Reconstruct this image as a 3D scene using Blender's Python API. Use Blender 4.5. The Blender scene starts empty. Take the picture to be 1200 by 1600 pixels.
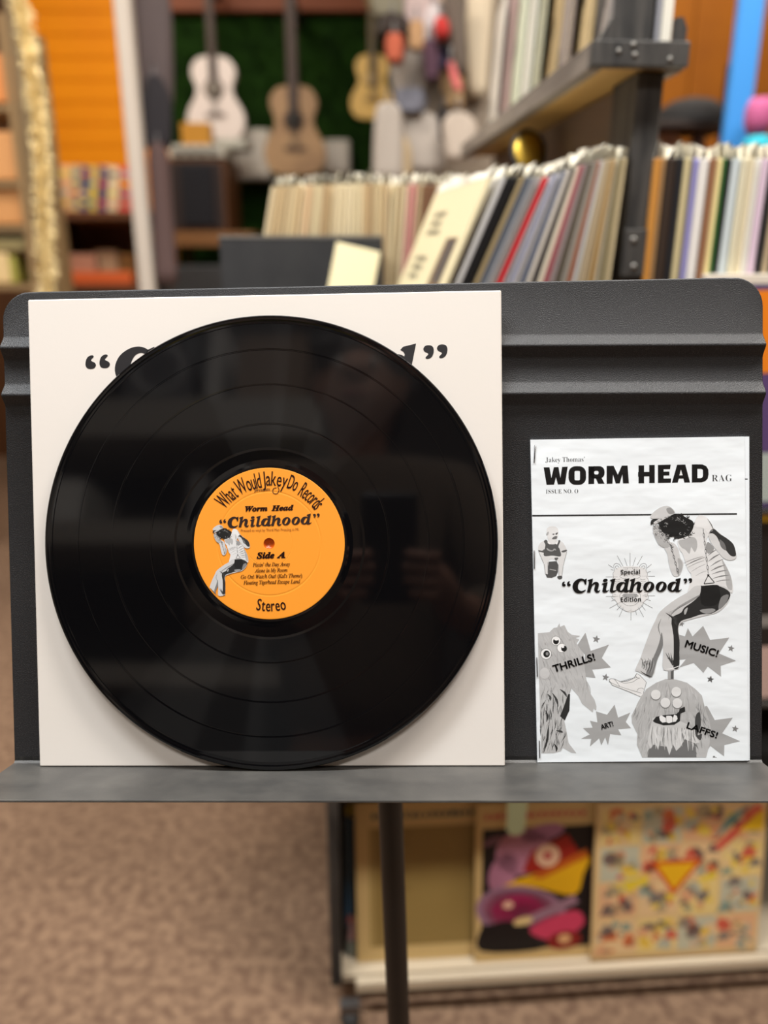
import bpy, bmesh, math, random
from mathutils import Vector, Matrix
from mathutils.geometry import tessellate_polygon
S = bpy.context.scene
COL = S.collection
R = random.Random(7)
pi = math.pi

# ------------------------------------------------------------------ camera
F = 1250.0                       # focal length in pixels of the 1200x1600 frame
TILT = math.radians(18.0)
cd = bpy.data.cameras.new('camera')
cd.sensor_fit = 'VERTICAL'; cd.sensor_height = 36.0; cd.lens = 36.0 * F / 1600.0
cd.clip_start = 0.004
cd.dof.use_dof = True; cd.dof.focus_distance = 0.524; cd.dof.aperture_fstop = 3.0
cam = bpy.data.objects.new('camera', cd); COL.objects.link(cam)
cam.location = (0, 0, 1.30); cam.rotation_euler = (pi / 2 - TILT, 0, 0)
S.camera = cam
CAM = Matrix.Translation((0, 0, 1.30)) @ Matrix.Rotation(pi / 2 - TILT, 4, 'X')
EYE = Vector((0, 0, 1.30))

# ------------------------------------------------------------------ view, world, lights
S.view_settings.view_transform = 'Standard'; S.view_settings.look = 'None'
S.view_settings.gamma = 1.0; S.view_settings.use_curve_mapping = False
S.view_settings.exposure = -0.32
S.cycles.max_bounces = 6; S.cycles.diffuse_bounces = 4; S.cycles.glossy_bounces = 4
S.cycles.transmission_bounces = 4; S.cycles.caustics_reflective = False; S.cycles.caustics_refractive = False
W = bpy.data.worlds.new('world'); S.world = W; W.use_nodes = True
W.node_tree.nodes['Background'].inputs[0].default_value = (0.5, 0.48, 0.45, 1)
W.node_tree.nodes['Background'].inputs[1].default_value = 0.15

def area(name, loc, size, power, color, rot=(0, 0, 0)):
    l = bpy.data.lights.new(name, 'AREA'); l.shape = 'RECTANGLE'; l.size, l.size_y = size
    l.energy = power; l.color = color
    o = bpy.data.objects.new(name, l); COL.objects.link(o); o.location = loc; o.rotation_euler = rot
    return o

LAMPS = [  # x, y, power, colour : fluorescent panels in the ceiling
    (-0.80, 0.42, 84, (0.95, 0.98, 1.0)), (0.90, 0.46, 76, (1.0, 0.96, 0.91)),
    (-0.95, 2.1, 50, (1.0, 0.93, 0.84)), (0.95, 1.75, 60, (1.0, 0.94, 0.86)),
    (-1.3, 3.7, 36, (1.0, 0.92, 0.80)), (1.3, 3.5, 30, (1.0, 0.90, 0.78)),
    (0.0, -1.3, 40, (1.0, 0.96, 0.92)),
]
CEIL = 3.30

# ------------------------------------------------------------------ helpers
def lin(c):
    c = c / 255.0
    return c / 12.92 if c <= 0.04045 else ((c + 0.055) / 1.055) ** 2.4
def rgb(c):
    if isinstance(c, (int, float)): c = (c, c, c)
    return (lin(c[0]), lin(c[1]), lin(c[2]), 1.0)

_m = {}
def mat(name, c, rough=0.6, metal=0.0, spec=0.5, noise=None, bump=None, trans=0.0, emit=None, coat=0.0, aniso=0.0, stretch=None):
    if name in _m: return _m[name]
    m = bpy.data.materials.new(name); m.use_nodes = True; _m[name] = m
    n = m.node_tree.nodes; l = m.node_tree.links; b = n['Principled BSDF']
    b.inputs['Base Color'].default_value = rgb(c); b.inputs['Roughness'].default_value = rough
    b.inputs['Metallic'].default_value = metal; b.inputs['Specular IOR Level'].default_value = spec
    b.inputs['Transmission Weight'].default_value = trans
    b.inputs['Coat Weight'].default_value = coat
    if emit: b.inputs['Emission Color'].default_value = rgb(c); b.inputs['Emission Strength'].default_value = emit
    if noise or bump:
        tc = n.new('ShaderNodeTexCoord'); vec = tc.outputs['Object']
        if stretch:
            mp = n.new('ShaderNodeMapping'); mp.inputs['Scale'].default_value = stretch
            l.new(vec, mp.inputs['Vector']); vec = mp.outputs['Vector']
    if noise:                       # (scale, other colour, low, high)
        sc, c2, lo, hi = noise
        t = n.new('ShaderNodeTexNoise'); t.inputs['Scale'].default_value = sc; t.inputs['Detail'].default_value = 5
        l.new(vec, t.inputs['Vector'])
        r = n.new('ShaderNodeValToRGB'); r.color_ramp.elements[0].position = lo; r.color_ramp.elements[1].position = hi
        r.color_ramp.elements[0].color = rgb(c); r.color_ramp.elements[1].color = rgb(c2)
        l.new(t.outputs['Fac'], r.inputs['Fac']); l.new(r.outputs['Color'], b.inputs['Base Color'])
    if bump:                        # (scale, strength, distance)
        t = n.new('ShaderNodeTexNoise'); t.inputs['Scale'].default_value = bump[0]; t.inputs['Detail'].default_value = 4
        l.new(vec, t.inputs['Vector'])
        bp = n.new('ShaderNodeBump'); bp.inputs['Strength'].default_value = bump[1]; bp.inputs['Distance'].default_value = bump[2]
        l.new(t.outputs['Fac'], bp.inputs['Height']); l.new(bp.outputs['Normal'], b.inputs['Normal'])
    return m

def flat(c, rough=0.6):
    if isinstance(c, (int, float)): c = (c, c, c)
    return mat('paint_%d_%d_%d' % tuple(int(x) for x in c), c, rough)

def tag(o, label=None, cat=None, group=None, kind=None):
    if label: o['label'] = label
    if cat: o['category'] = cat
    if group: o['group'] = group
    if kind: o['kind'] = kind
    return o

def empty(name, M, label=None, cat=None, group=None):
    o = bpy.data.objects.new(name, None); COL.objects.link(o); o.empty_display_size = 0.02
    if isinstance(M, Matrix): o.matrix_world = M
    else: o.matrix_world = Matrix.Translation(Vector(M))
    o['M'] = [x for r in o.matrix_world for x in r]
    tag(o, label, cat, group); return o

def frame(o):
    v = o['M']; return Matrix((v[0:4], v[4:8], v[8:12], v[12:16]))

class MB:
    """collects shapes into one mesh"""
    def __init__(s): s.v = []; s.f = []; s.mi = []; s.sm = []; s.cur = 0; s.smooth = False
    def add(s, vs, fs):
        k = len(s.v); s.v += [Vector(v) for v in vs]
        for f in fs: s.f.append([k + i for i in f]); s.mi.append(s.cur); s.sm.append(s.smooth)
        return s
    def box(s, lo, hi, M=None, bev=0.0):
        if bev > 0:
            bm = bmesh.new(); bmesh.ops.create_cube(bm, size=1.0)
            for v in bm.verts: v.co = Vector(((lo[i] + hi[i]) / 2 + v.co[i] * (hi[i] - lo[i]) for i in range(3)))
            bmesh.ops.bevel(bm, geom=bm.edges[:], offset=bev, segments=1, affect='EDGES')
            vs = [v.co.copy() for v in bm.verts]; fs = [[v.index for v in f.verts] for f in bm.faces] if bm.verts.index_update() is None else []
            bm.free()
        else:
            x0, y0, z0 = lo; x1, y1, z1 = hi
            vs = [(x0, y0, z0), (x1, y0, z0), (x1, y1, z0), (x0, y1, z0), (x0, y0, z1), (x1, y0, z1), (x1, y1, z1), (x0, y1, z1)]
            fs = [(3, 2, 1, 0), (4, 5, 6, 7), (0, 1, 5, 4), (1, 2, 6, 5), (2, 3, 7, 6), (3, 0, 4, 7)]
        vs = [Vector(v) for v in vs]
        if M: vs = [M @ v for v in vs]
        return s.add(vs, fs)
    def tube(s, pts, r, n=10, cap=True):
        pts = [Vector(p) for p in pts]; rs = r if isinstance(r, (list, tuple)) else [r] * len(pts)
        vs = []; fs = []; up = None
        for i, p in enumerate(pts):
            d = (pts[min(i + 1, len(pts) - 1)] - pts[max(i - 1, 0)]).normalized()
            if up is None: up = d.orthogonal().normalized()
            up = (up - d * up.dot(d)).normalized(); w = d.cross(up)
            for k in range(n):
                a = 2 * pi * k / n; vs.append(p + (up * math.cos(a) + w * math.sin(a)) * rs[i])
        for i in range(len(pts) - 1):
            for k in range(n): fs.append((i * n + k, i * n + (k + 1) % n, (i + 1) * n + (k + 1) % n, (i + 1) * n + k))
        sm = s.smooth; s.smooth = True; s.add(vs, fs); s.smooth = sm
        if cap:
            s.add(vs[:n], [list(range(n))[::-1]]); s.add(vs[-n:], [list(range(n))])
        return s
    def lathe(s, prof, n=64, M=None, mats=None, split=False):
        """profile of (r, z) turned about z; split keeps the rings sharp"""
        if split:
            for i in range(len(prof) - 1): s.lathe(prof[i:i + 2], n, M, [mats[i]] if mats else None)
            return s
        M = M or Matrix(); vs = []; sm = s.smooth; s.smooth = True
        for r, z in prof:
            for k in range(n):
                a = 2 * pi * k / n; vs.append(M @ Vector((r * math.cos(a), r * math.sin(a), z)))
        base = len(s.v); s.v += vs
        for i in range(len(prof) - 1):
            for k in range(n):
                s.f.append([base + i * n + k, base + (i + 1) * n + k, base + (i + 1) * n + (k + 1) % n, base + i * n + (k + 1) % n][::-1])
                s.mi.append(mats[i] if mats else s.cur); s.sm.append(True)
        s.smooth = sm; return s
    def prism(s, out, z0, z1, M=None):
        """2-D outline (x, y) extruded from z0 to z1"""
        M = M or Matrix(); n = len(out)
        vs = [M @ Vector((x, y, z0)) for x, y in out] + [M @ Vector((x, y, z1)) for x, y in out]
        tr = tessellate_polygon([[Vector((x, y, 0)) for x, y in out]])
        fs = [tuple(t) for t in tr] + [tuple(n + i for i in t) for t in tr]
        fs += [(i, (i + 1) % n, n + (i + 1) % n, n + i) for i in range(n)]
        return s.add(vs, fs)
    def build(s, name, mats, parent=None, **kw):
        me = bpy.data.meshes.new(name); me.from_pydata(s.v, [], s.f)
        ms = mats if isinstance(mats, (list, tuple)) else [mats]
        for m in ms: me.materials.append(m)
        me.polygons.foreach_set('material_index', s.mi); me.polygons.foreach_set('use_smooth', s.sm)
        bm = bmesh.new(); bm.from_mesh(me); bmesh.ops.recalc_face_normals(bm, faces=bm.faces[:]); bm.to_mesh(me); bm.free()
        me.update()
        o = bpy.data.objects.new(name, me); COL.objects.link(o)
        if parent: o.parent = parent
        tag(o, **kw); return o

def rod(name, pts, r, m, parent=None, n=12, **kw): return MB().tube(pts, r, n).build(name, m, parent, **kw)
def block(name, lo, hi, m, parent=None, bev=0.0, M=None, **kw): return MB().box(lo, hi, M, bev).build(name, m, parent, **kw)

def ray(px, py):
    u = (px - 600) / F; v = (800 - py) / F
    return Vector((u, v * math.sin(TILT) + math.cos(TILT), v * math.cos(TILT) - math.sin(TILT)))
def at(px, py, Y):
    d = ray(px, py); return EYE + d * (Y / d.y)
def atz(px, py, z):
    d = ray(px, py); return EYE + d * ((z - EYE.z) / d.z)
def mpp(py, Y):
    """metres per pixel at distance Y"""
    return Y / ray(600, py).y / F
def onplane(M, px, py, z=0.0):
    """where the sight line through a pixel meets the plane z of a frame, in that frame"""
    I = M.inverted(); o = I @ EYE; d = I.to_3x3() @ ray(px, py); s = (z - o.z) / d.z
    return o + d * s

def cat_rom(pts, closed=True, k=4):
    n = len(pts); out = []
    P = lambda i: pts[i % n] if closed else pts[max(0, min(n - 1, i))]
    for i in range(n if closed else n - 1):
        a, b, c, d = P(i - 1), P(i), P(i + 1), P(i + 2)
        for j in range(k):
            t = j / k; t2 = t * t; t3 = t2 * t
            out.append(tuple(0.5 * (2 * b[q] + (c[q] - a[q]) * t + (2 * a[q] - 5 * b[q] + 4 * c[q] - d[q]) * t2 + (3 * b[q] - a[q] - 3 * c[q] + d[q]) * t3) for q in range(len(b))))
    if not closed: out.append(tuple(pts[-1]))
    return out

# ---- lettering: outlines of Blender's built-in typeface
_g = {}
def math_text(base, s):
    o = ''
    for ch in s:
        if 'A' <= ch <= 'Z': o += chr(base + ord(ch) - 65)
        elif 'a' <= ch <= 'z': o += '\u210e' if (base == 0x1D434 and ch == 'h') else chr(base + 26 + ord(ch) - 97)
        else: o += ch
    return o
BOLD, ITAL, BITAL, SBOLD = 0x1D400, 0x1D434, 0x1D468, 0x1D5D4
def glyphs(s, off=0.0, space=1.0):
    key = (s, off, space)
    if key not in _g:
        c = bpy.data.curves.new('lettering', 'FONT'); c.body = s; c.offset = off; c.size = 1.0; c.resolution_u = 3; c.space_character = space
        o = bpy.data.objects.new('lettering', c); COL.objects.link(o)
        me = bpy.data.meshes.new_from_object(o)
        _g[key] = ([(v.co.x, v.co.y) for v in me.vertices], [tuple(p.vertices) for p in me.polygons])
        bpy.data.objects.remove(o); bpy.data.curves.remove(c); bpy.data.meshes.remove(me)
    return _g[key]

def print_mat(name, rough=0.55, bump=None, stretch=None, grain=0.0):
    m = mat(name, 200, rough, bump=bump, stretch=stretch, spec=0.35)
    n = m.node_tree.nodes; l = m.node_tree.links
    a = n.new('ShaderNodeAttribute'); a.attribute_name = 'ink'
    l.new(a.outputs['Color'], n['Principled BSDF'].inputs['Base Color'])
    return m

class Art:
    """flat print: layers of coloured shapes on the front plane of a thing"""
    DZ = 0.000008
    def __init__(s, M=None, z=0.0, local=False): s.M = M; s.z = z; s.local = local; s.v = []; s.f = []; s.c = []
    def P(s, p, L):
        z = s.z + L * s.DZ
        if s.local: return Vector((p[0], p[1], z))
        q = onplane(s.M, p[0], p[1], z); return Vector((q.x, q.y, z))
    def raw(s, pts, faces, c, L):
        k = len(s.v); s.v += [s.P(p, L) for p in pts]; c = rgb(c)
        for f in faces: s.f.append([k + i for i in f]); s.c.append(c)
    def poly(s, pts, c, L=0, smooth=False, k=4):
        if smooth: pts = cat_rom(pts, True, k)
        tr = tessellate_polygon([[Vector((p[0], p[1], 0)) for p in pts]])
        s.raw(pts, [tuple(t) for t in tr], c, L)
    def ell(s, cx, cy, rx, ry, c, L=0, rot=0.0, n=28):
        ca, sa = math.cos(rot), math.sin(rot)
        pts = [(cx + rx * math.cos(t) * ca - ry * math.sin(t) * sa, cy + rx * math.cos(t) * sa + ry * math.sin(t) * ca) for t in (2 * pi * i / n for i in range(n))]
        s.raw(pts, [tuple(range(n))], c, L)
    def ring(s, o, i, c, L=0):
        n = len(o); s.raw(list(o) + list(i), [(k, (k + 1) % n, n + (k + 1) % n, n + k) for k in range(n)], c, L)
    def stroke(s, pts, w, c, L=0, smooth=True, k=4):
        """pts (x, y) or (x, y, width)"""
        pts = [tuple(p) if len(p) == 3 else (p[0], p[1], w) for p in pts]
        if smooth and len(pts) > 2: pts = cat_rom(pts, False, k)
        Lf, Rt = [], []
        for i, p in enumerate(pts):
            a = pts[max(0, i - 1)]; b = pts[min(len(pts) - 1, i + 1)]
            dx, dy = b[0] - a[0], b[1] - a[1]; d = math.hypot(dx, dy) or 1.0
            nx, ny = -dy / d * p[2] / 2, dx / d * p[2] / 2
            Lf.append((p[0] + nx, p[1] + ny)); Rt.append((p[0] - nx, p[1] - ny))
        n = len(pts); s.raw(Lf + Rt, [(i, i + 1, n + i + 1, n + i) for i in range(n - 1)], c, L)
    def text(s, t, x0, y0, w, h, c, L=0, rot=0.0, off=0.0, fat=0.0, caph=0.72, shear=0.0, space=1.0, flip=1):
        """text whose left baseline end is x0,y0, w wide, capitals h high (pixels)"""
        V, Fs = glyphs(t, off, space)
        if not V: return
        x_lo = min(v[0] for v in V); x_hi = max(v[0] for v in V); kx = w / (x_hi - x_lo); ky = h / caph
        ca, sa = math.cos(rot), math.sin(rot)
        sh = [(0, 0)] if fat == 0 else [(0, 0), (fat, 0), (-fat, 0), (0, fat), (0, -fat), (fat * .7, fat * .7), (-fat * .7, fat * .7), (fat * .7, -fat * .7), (-fat * .7, -fat * .7)]
        sy = 1 if s.local else -1
        for dx, dy in sh:
            pts = []
            for x, y in V:
                X = (x - x_lo) * kx + shear * y * ky + dx; Yv = y * ky + dy
                pts.append((x0 + X * ca - Yv * sa, y0 + sy * (X * sa + Yv * ca)))
            s.raw(pts, Fs, c, L)
    def build(s, name, m, parent, **kw):
        me = bpy.data.meshes.new(name); me.from_pydata(s.v, [], s.f); me.materials.append(m)
        at_ = me.color_attributes.new('ink', 'FLOAT_COLOR', 'CORNER')
        buf = []
        for p in me.polygons: buf += list(s.c[p.index]) * p.loop_total
        at_.data.foreach_set('color', buf)
        # keep every face looking out of the print
        bm = bmesh.new(); bm.from_mesh(me)
        for f in bm.faces:
            if f.normal.z < 0: f.normal_flip()
        bm.to_mesh(me); bm.free()
        o = bpy.data.objects.new(name, me); COL.objects.link(o); o.parent = parent
        tag(o, **kw); return o

# ------------------------------------------------------------------ materials
M_CARPET = mat('carpet', (110, 86, 70), 0.95, noise=(48, (148, 121, 98), 0.36, 0.64), bump=(400, 0.5, 0.004), spec=0.1)
M_WALL = mat('plaster', (178, 165, 148), 0.8)
M_CEIL = mat('ceiling_tile', (205, 200, 190), 0.9)
M_BLACKWOOD = mat('black_stained_wood', (38, 37, 36), 0.6, noise=(55, (92, 88, 83), 0.38, 0.8), bump=(60, 0.3, 0.002), stretch=(1, 1, 0.15))
M_DARKBOX = mat('dark_crate', (42, 42, 44), 0.6, noise=(20, (52, 52, 53), 0.3, 0.7))
M_BROWNPANEL = mat('brown_panel', (84, 66, 54), 0.55, noise=(14, (102, 82, 68), 0.35, 0.7), stretch=(1, 0.2, 1))
M_WEATHER = mat('weathered_board', (98, 88, 80), 0.7, noise=(40, (138, 128, 118), 0.35, 0.7), stretch=(1, 0.12, 1), bump=(60, 0.3, 0.002))
M_PLY = mat('raw_plywood', (176, 136, 72), 0.65, noise=(26, (196, 158, 92), 0.35, 0.7), stretch=(1, 0.1, 1))
M_WHITE = mat('white_laminate', (226, 216, 200), 0.5)
M_CREAM = mat('cream_laminate', (206, 190, 164), 0.55)
M_STEEL = mat('grey_steel', (110, 108, 108), 0.4, metal=0.9)
M_SCREW = mat('screw_metal', (120, 117, 112), 0.45, metal=0.8)
M_RUBBER = mat('black_rubber', (40, 39, 38), 0.7)
M_PLASTIC = mat('clear_plastic', (255, 250, 234), 0.3, trans=0.12)
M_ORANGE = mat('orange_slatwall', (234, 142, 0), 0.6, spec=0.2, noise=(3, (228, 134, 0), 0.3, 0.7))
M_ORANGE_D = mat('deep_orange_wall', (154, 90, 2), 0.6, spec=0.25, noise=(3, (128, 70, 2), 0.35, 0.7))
M_GREEN = mat('artificial_grass', (34, 64, 16), 0.85, spec=0.1, noise=(9, (20, 42, 10), 0.3, 0.7))
M_WOODBROWN = mat('brown_wood', (96, 56, 22), 0.55, noise=(20, (74, 42, 16), 0.35, 0.7), stretch=(1, 1, 0.15))

# ------------------------------------------------------------------ room
def struct(name, mb, m): return mb.build(name, m, None, kind='structure')
X0, X1, Y0, Y1 = -3.2, 3.0, -2.8, 5.2
struct('floor', MB().box((X0, Y0, -0.1), (X1, Y1, 0)), M_CARPET)
struct('ceiling', MB().box((X0, Y0, CEIL), (X1, Y1, CEIL + 0.1)), M_CEIL)
struct('wall_back', MB().box((X0, Y1, 0), (X1, Y1 + 0.1, CEIL)), M_WOODBROWN)
struct('wall_left', MB().box((X0 - 0.1, Y0, 0), (X0, Y1, CEIL)), M_WALL)
struct('wall_right', MB().box((X1, Y0, 0), (X1 + 0.1, Y1, CEIL)), M_WALL)
struct('wall_front', MB().box((X0, Y0 - 0.1, 0), (X1, Y0, CEIL)), mat('dark_shop_wall', (70, 62, 56), 0.8))

M_DIFF = mat('lamp_diffuser', (255, 248, 236), 0.5, emit=1.2)
for i, (x, y, p, c) in enumerate(LAMPS):
    e = empty('ceiling_light', (x, y, CEIL - 0.04), ['white fluorescent panel in the ceiling %s' % w for w in
        ('overhead left of the music stand', 'overhead right of the music stand', 'left above the record rack', 'right above the record rack', 'near the guitar wall at left', 'near the guitar wall at right', 'behind the photographer')][i], 'ceiling light', 'ceiling light panels')
    block('housing', (-0.62, -0.17, 0.0), (0.62, 0.17, 0.04), M_WHITE, e, 0.004)
    block('diffuser', (-0.58, -0.14, -0.008), (0.58, 0.14, 0.0), M_DIFF, e)
    area('panel_lamp', (x, y, CEIL - 0.06), (1.16, 0.28), p, c)

# ------------------------------------------------------------------ music stand
RD = Matrix(((0.9993923057374667, -0.012240953161748436, -0.032637069391135046), (0.01122971513923716, 0.9994566204700663, -0.030989632079865152), (0.03299867771050033, 0.03060429486601024, 0.9989867188331949)))
DESK = CAM @ (Matrix.Translation((-0.23413602, -0.17332593, -0.54364216)) @ RD.to_4x4())
ZD = -0.009                                         # the desk plate lies 9 mm behind the sleeve's face
M_DESK = mat('black_powder_coat', (34, 34, 36), 0.46, noise=(1500, (62, 61, 61), 0.5, 0.72), bump=(1500, 0.6, 0.0006), spec=0.45)
M_LEDGE = mat('worn_black_ledge', (66, 65, 63), 0.42, noise=(40, (86, 84, 80), 0.38, 0.78), bump=(1200, 0.3, 0.0004), stretch=(0.8, 1, 1), spec=0.5)
stand = empty('music_stand', DESK @ Matrix.Translation((0.232, -0.0, ZD)), 'black metal music stand holding the record, its sleeve and the zine', 'music stand')
SM = frame(stand)
xl, xr, yt = -0.2535, 0.2555, 0.3225                 # plate outline in the stand's frame
def ridge_y(x, a, b): return a + (b - a) * (x - xl) / (xr - xl)
# plate: columns along x, rows through the two pressed ridges
R1 = [(0.2925, 0.2853), (0.2845, 0.2775), (0.2765, 0.2705)]
R2 = [(0.2605, 0.2540), (0.2527, 0.2460), (0.2455, 0.2390)]
cols = [xl + (xr - xl) * i / 40 for i in range(41)]
RAD = 0.019
def top_y(x):
    d = min(x - xl, xr - x)
    return yt if d >= RAD else yt - RAD + math.sqrt(max(0, RAD ** 2 - (RAD - d) ** 2))
for k in range(9):
    a = RAD * (1 - math.cos(pi / 2 * k / 9)); cols += [xl + a, xr - a]
cols = sorted(set(round(c, 6) for c in cols))
mb = MB(); rows_n = 0; V = []
H = 0.0055
for x in cols:
    ys = [(0.0, 0), (0.12, 0)]
    for rr, sgn in ((R2, 1), (R1, 1)):
        c_, b_, a_ = [ridge_y(x, *q) for q in (rr[2], rr[1], rr[0])]
        ys += [(c_ - 0.0008, 0), (c_ + 0.001, 0.0006), (b_ - 0.0012, H - 0.0006), (b_, H), (b_ + 0.0012, H - 0.0006), (a_ - 0.001, 0.0006), (a_ + 0.0008, 0)]
    ty = top_y(x)
    ys += [(max(min(ty, ty - 0.001), 0.29), 0)]
    ys = [(min(y, ty), z) for y, z in ys] + [(ty, 0)]
    V.append(ys)
nr = len(V[0])
for x, ys in zip(cols, V): mb.v += [Vector((x, y, z)) for y, z in ys]
for x, ys in zip(cols, V): mb.v += [Vector((x, y, z - 0.0016)) for y, z in ys]
nc = len(cols); off = nc * nr
def quad(*q): mb.f.append(list(q)); mb.mi.append(0); mb.sm.append(True)
for i in range(nc - 1):
    for j in range(nr - 1):
        a, b, c, d = i * nr + j, (i + 1) * nr + j, (i + 1) * nr + j + 1, i * nr + j + 1
        quad(a, b, c, d); quad(off + d, off + c, off + b, off + a)
    quad(i * nr + nr - 1, (i + 1) * nr + nr - 1, off + (i + 1) * nr + nr - 1, off + i * nr + nr - 1)
for j in range(nr - 1):
    quad(j, j + 1, off + j + 1, off + j); quad((nc - 1) * nr + j, (nc - 1) * nr + j + 1, off + (nc - 1) * nr + j + 1, off + (nc - 1) * nr + j)
plate = mb.build('desk_plate', M_DESK, stand)
# ledge bent forward from the plate's foot
LED = 0.0665
mb = MB()
prof = [(-0.0016, 0.004), (-0.0016, -0.0012), (-0.0008, -0.0018), (LED - 0.001, -0.0018), (LED, -0.0012), (LED, -0.0002), (LED - 0.0008, 0.0), (0.0012, 0.0), (0.0, 0.0014), (0.0, 0.004)]
n = len(prof)
mb.add([(xl, y, z) for z, y in prof] + [(xr, y, z) for z, y in prof], [(i, (i + 1) % n, n + (i + 1) % n, n + i) for i in range(n)] + [list(range(n)), list(range(n, 2 * n))])
mb.build('ledge', M_LEDGE, stand, label='worn satin ledge bent forward at the foot of the plate')
# pole, collar, legs in world space (the stand's frame inverted)
SI = SM.inverted()
M_POLE = mat('black_tube', (15, 13, 13), 0.5)
pt = at(610, 1255, 0.585); pb = at(623, 1600, 0.585)
dirp = (pb - pt).normalized(); foot = pt + dirp * ((pt.z - 0.12) / -dirp.z); top = pt - dirp * 0.10
rod('pole', [SI @ top, SI @ (pt + dirp * 0.33)], 0.0108, M_POLE, stand, 20)
rod('lower_pole', [SI @ (pt + dirp * 0.30), SI @ foot], 0.0128, M_POLE, stand, 20)
rod('collar', [SI @ (pt + dirp * 0.285), SI @ (pt + dirp * 0.335)], 0.0165, M_POLE, stand, 20)
backp = SM @ Vector((0.0, 0.10, -0.002))
MB().box((-0.05, 0.05, -0.012), (0.05, 0.15, -0.0018), None, 0.002).build('back_bracket', M_POLE, stand)
rod('tilt_arm', [SI @ top, SI @ (top + Vector((0, 0, 0.03))), Vector((0.0, 0.1, -0.010))], 0.009, M_POLE, stand, 12)
for k in range(3):
    a = 2 * pi * k / 3 + 0.5
    q = Vector((foot.x + 0.26 * math.cos(a), foot.y + 0.26 * math.sin(a), 0.012))
    lg = rod('leg', [SI @ (foot + Vector((0, 0, 0.16))), SI @ (foot + Vector((math.cos(a) * 0.06, math.sin(a) * 0.06, 0.10))), SI @ q], 0.009, M_POLE, stand, 10)
    rod('rubber_foot', [SI @ (q + Vector((0, 0, -0.0119))), SI @ (q + Vector((0, 0, 0.004)))], 0.013, M_RUBBER, lg, 10)

# ------------------------------------------------------------------ record sleeve on the stand
sleeve = empty('record_sleeve', DESK @ Matrix.Translation((0.1575, 0.0003, -0.003)), 'white square record sleeve with black quoted title, on the stand behind the record', 'record sleeve')
SV = frame(sleeve)
M_SLEEVE = mat('white_card', (238, 231, 224), 0.5, noise=(3, (232, 226, 217), 0.3, 0.7), bump=(300, 0.08, 0.0004), spec=0.35)
mb = MB(); mb.box((-0.1575, 0, 0), (0.1575, 0.3149, 0.0028), None, 0.0007); mb.build('card_sleeve', M_SLEEVE, sleeve)
M_INK = print_mat('black_ink', 0.5)

def childhood(A, X, Y, k, c, L, tilt=0.0, dz=0):
    """the title in fat italic letters; X, Y pixel of the text's left end and baseline, k pixels per unit"""
    ox, oy = 40.0, 395.0
    def T(p):
        x = (p[0] - ox) * k; y = (p[1] - oy) * k
        q = (X + x, Y + y + x * tilt)
        return q if len(p) == 2 else q + (p[2] * k,)
    def poly(pts, sm=False, l=0): A.poly([T(p) for p in pts], c, L + l, sm)
    def stroke(pts, l=0): A.stroke([T(p) for p in pts], 1, c, L + l, True, 5)
    def oval(cx, cy, rx, ry, ix, iy, sl=0.12, isl=0.38, icx=0, icy=0, l=0):
        o, i = [], []
        for q in range(32):
            a = 2 * pi * q / 32
            yy = math.sin(a) * ry; xx = math.cos(a) * rx - yy * sl
            o.append(T((cx + xx, cy + yy)))
            yy = math.sin(a) * iy; xx = math.cos(a) * ix - yy * isl
            i.append(T((cx + icx + xx, cy + icy + yy)))
        A.ring(o, i, c, L + l)
    # quotes
    def quote(cx, cy, up):
        P = [(-2, 22), (14, 18), (22, 5), (17, -7), (4, -14), (-1, -18), (1, -24), (11, -35), (8, -42), (-4, -42), (-18, -33), (-26, -16), (-27, 4), (-19, 18)]
        s = 0.62
        A.poly([T((cx + x * s, cy + y * s) if up else (cx - x * s, cy - y * s)) for x, y in P], c, L, True)
    quote(59, 332, True); quote(100, 330, True)
    quote(1046, 300, False); quote(1086, 298, False)
    # C
    stroke([(236, 328, 5), (226, 302, 14), (205, 291, 18), (180, 297, 26), (158, 320, 40), (150, 350, 44), (162, 380, 36), (190, 392, 22), (214, 388, 14), (236, 374, 6)])
    poly([(222, 292), (244, 282), (240, 331), (229, 331), (219, 306)])
    # h
    def h(x, l=0):
        poly([(x, 299), (x + 6, 293), (x + 46, 282), (x + 36, 334), (x + 24, 396), (x - 4, 396), (x + 10, 330), (x + 13, 305)], False, l)
        stroke([(x + 26, 372, 6), (x + 38, 338, 10), (x + 60, 320, 18), (x + 78, 326, 30), (x + 76, 348, 31), (x + 70, 374, 29), (x + 78, 388, 22), (x + 92, 388, 12), (x + 104, 377, 5)], l + 1)
    h(249)
    # i
    A.ell(*T((395, 298)), 20 * k, 13 * k, c, L, -0.25)
    poly([(364, 331), (370, 323), (415, 312), (402, 368), (403, 381), (412, 381), (424, 374), (426, 379), (404, 396), (380, 398), (370, 388), (380, 340), (376, 333)])
    # l
    poly([(431, 299), (437, 293), (478, 282), (459, 366), (460, 381), (470, 381), (488, 373), (490, 379), (466, 396), (442, 398), (430, 386), (446, 312), (442, 304)])
    # d
    def d(x, l=0):
        oval(x + 44, 353, 45, 42, 13, 29, 0.12, 0.42, 6, 0, l)
        poly([(x + 62, 299), (x + 70, 290), (x + 108, 281), (x + 92, 362), (x + 91, 381), (x + 102, 380), (x + 113, 373), (x + 115, 379), (x + 92, 396), (x + 70, 397), (x + 60, 388), (x + 62, 370), (x + 75, 312), (x + 71, 305)], False, l + 1)
    d(484); h(594, 0)
    oval(750, 352, 45, 43, 13, 31, 0.12, 0.42); oval(851, 352, 45, 43, 13, 31, 0.12, 0.42)
    d(903)

A = Art(SV, 0.0029)
childhood(A, 132.5, 603.0, 565.0 / 1060.0, (38, 36, 38), 0, -6.0 / 565)
A.build('title_lettering', M_INK, sleeve, label='black quoted title in fat italic letters')

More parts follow.
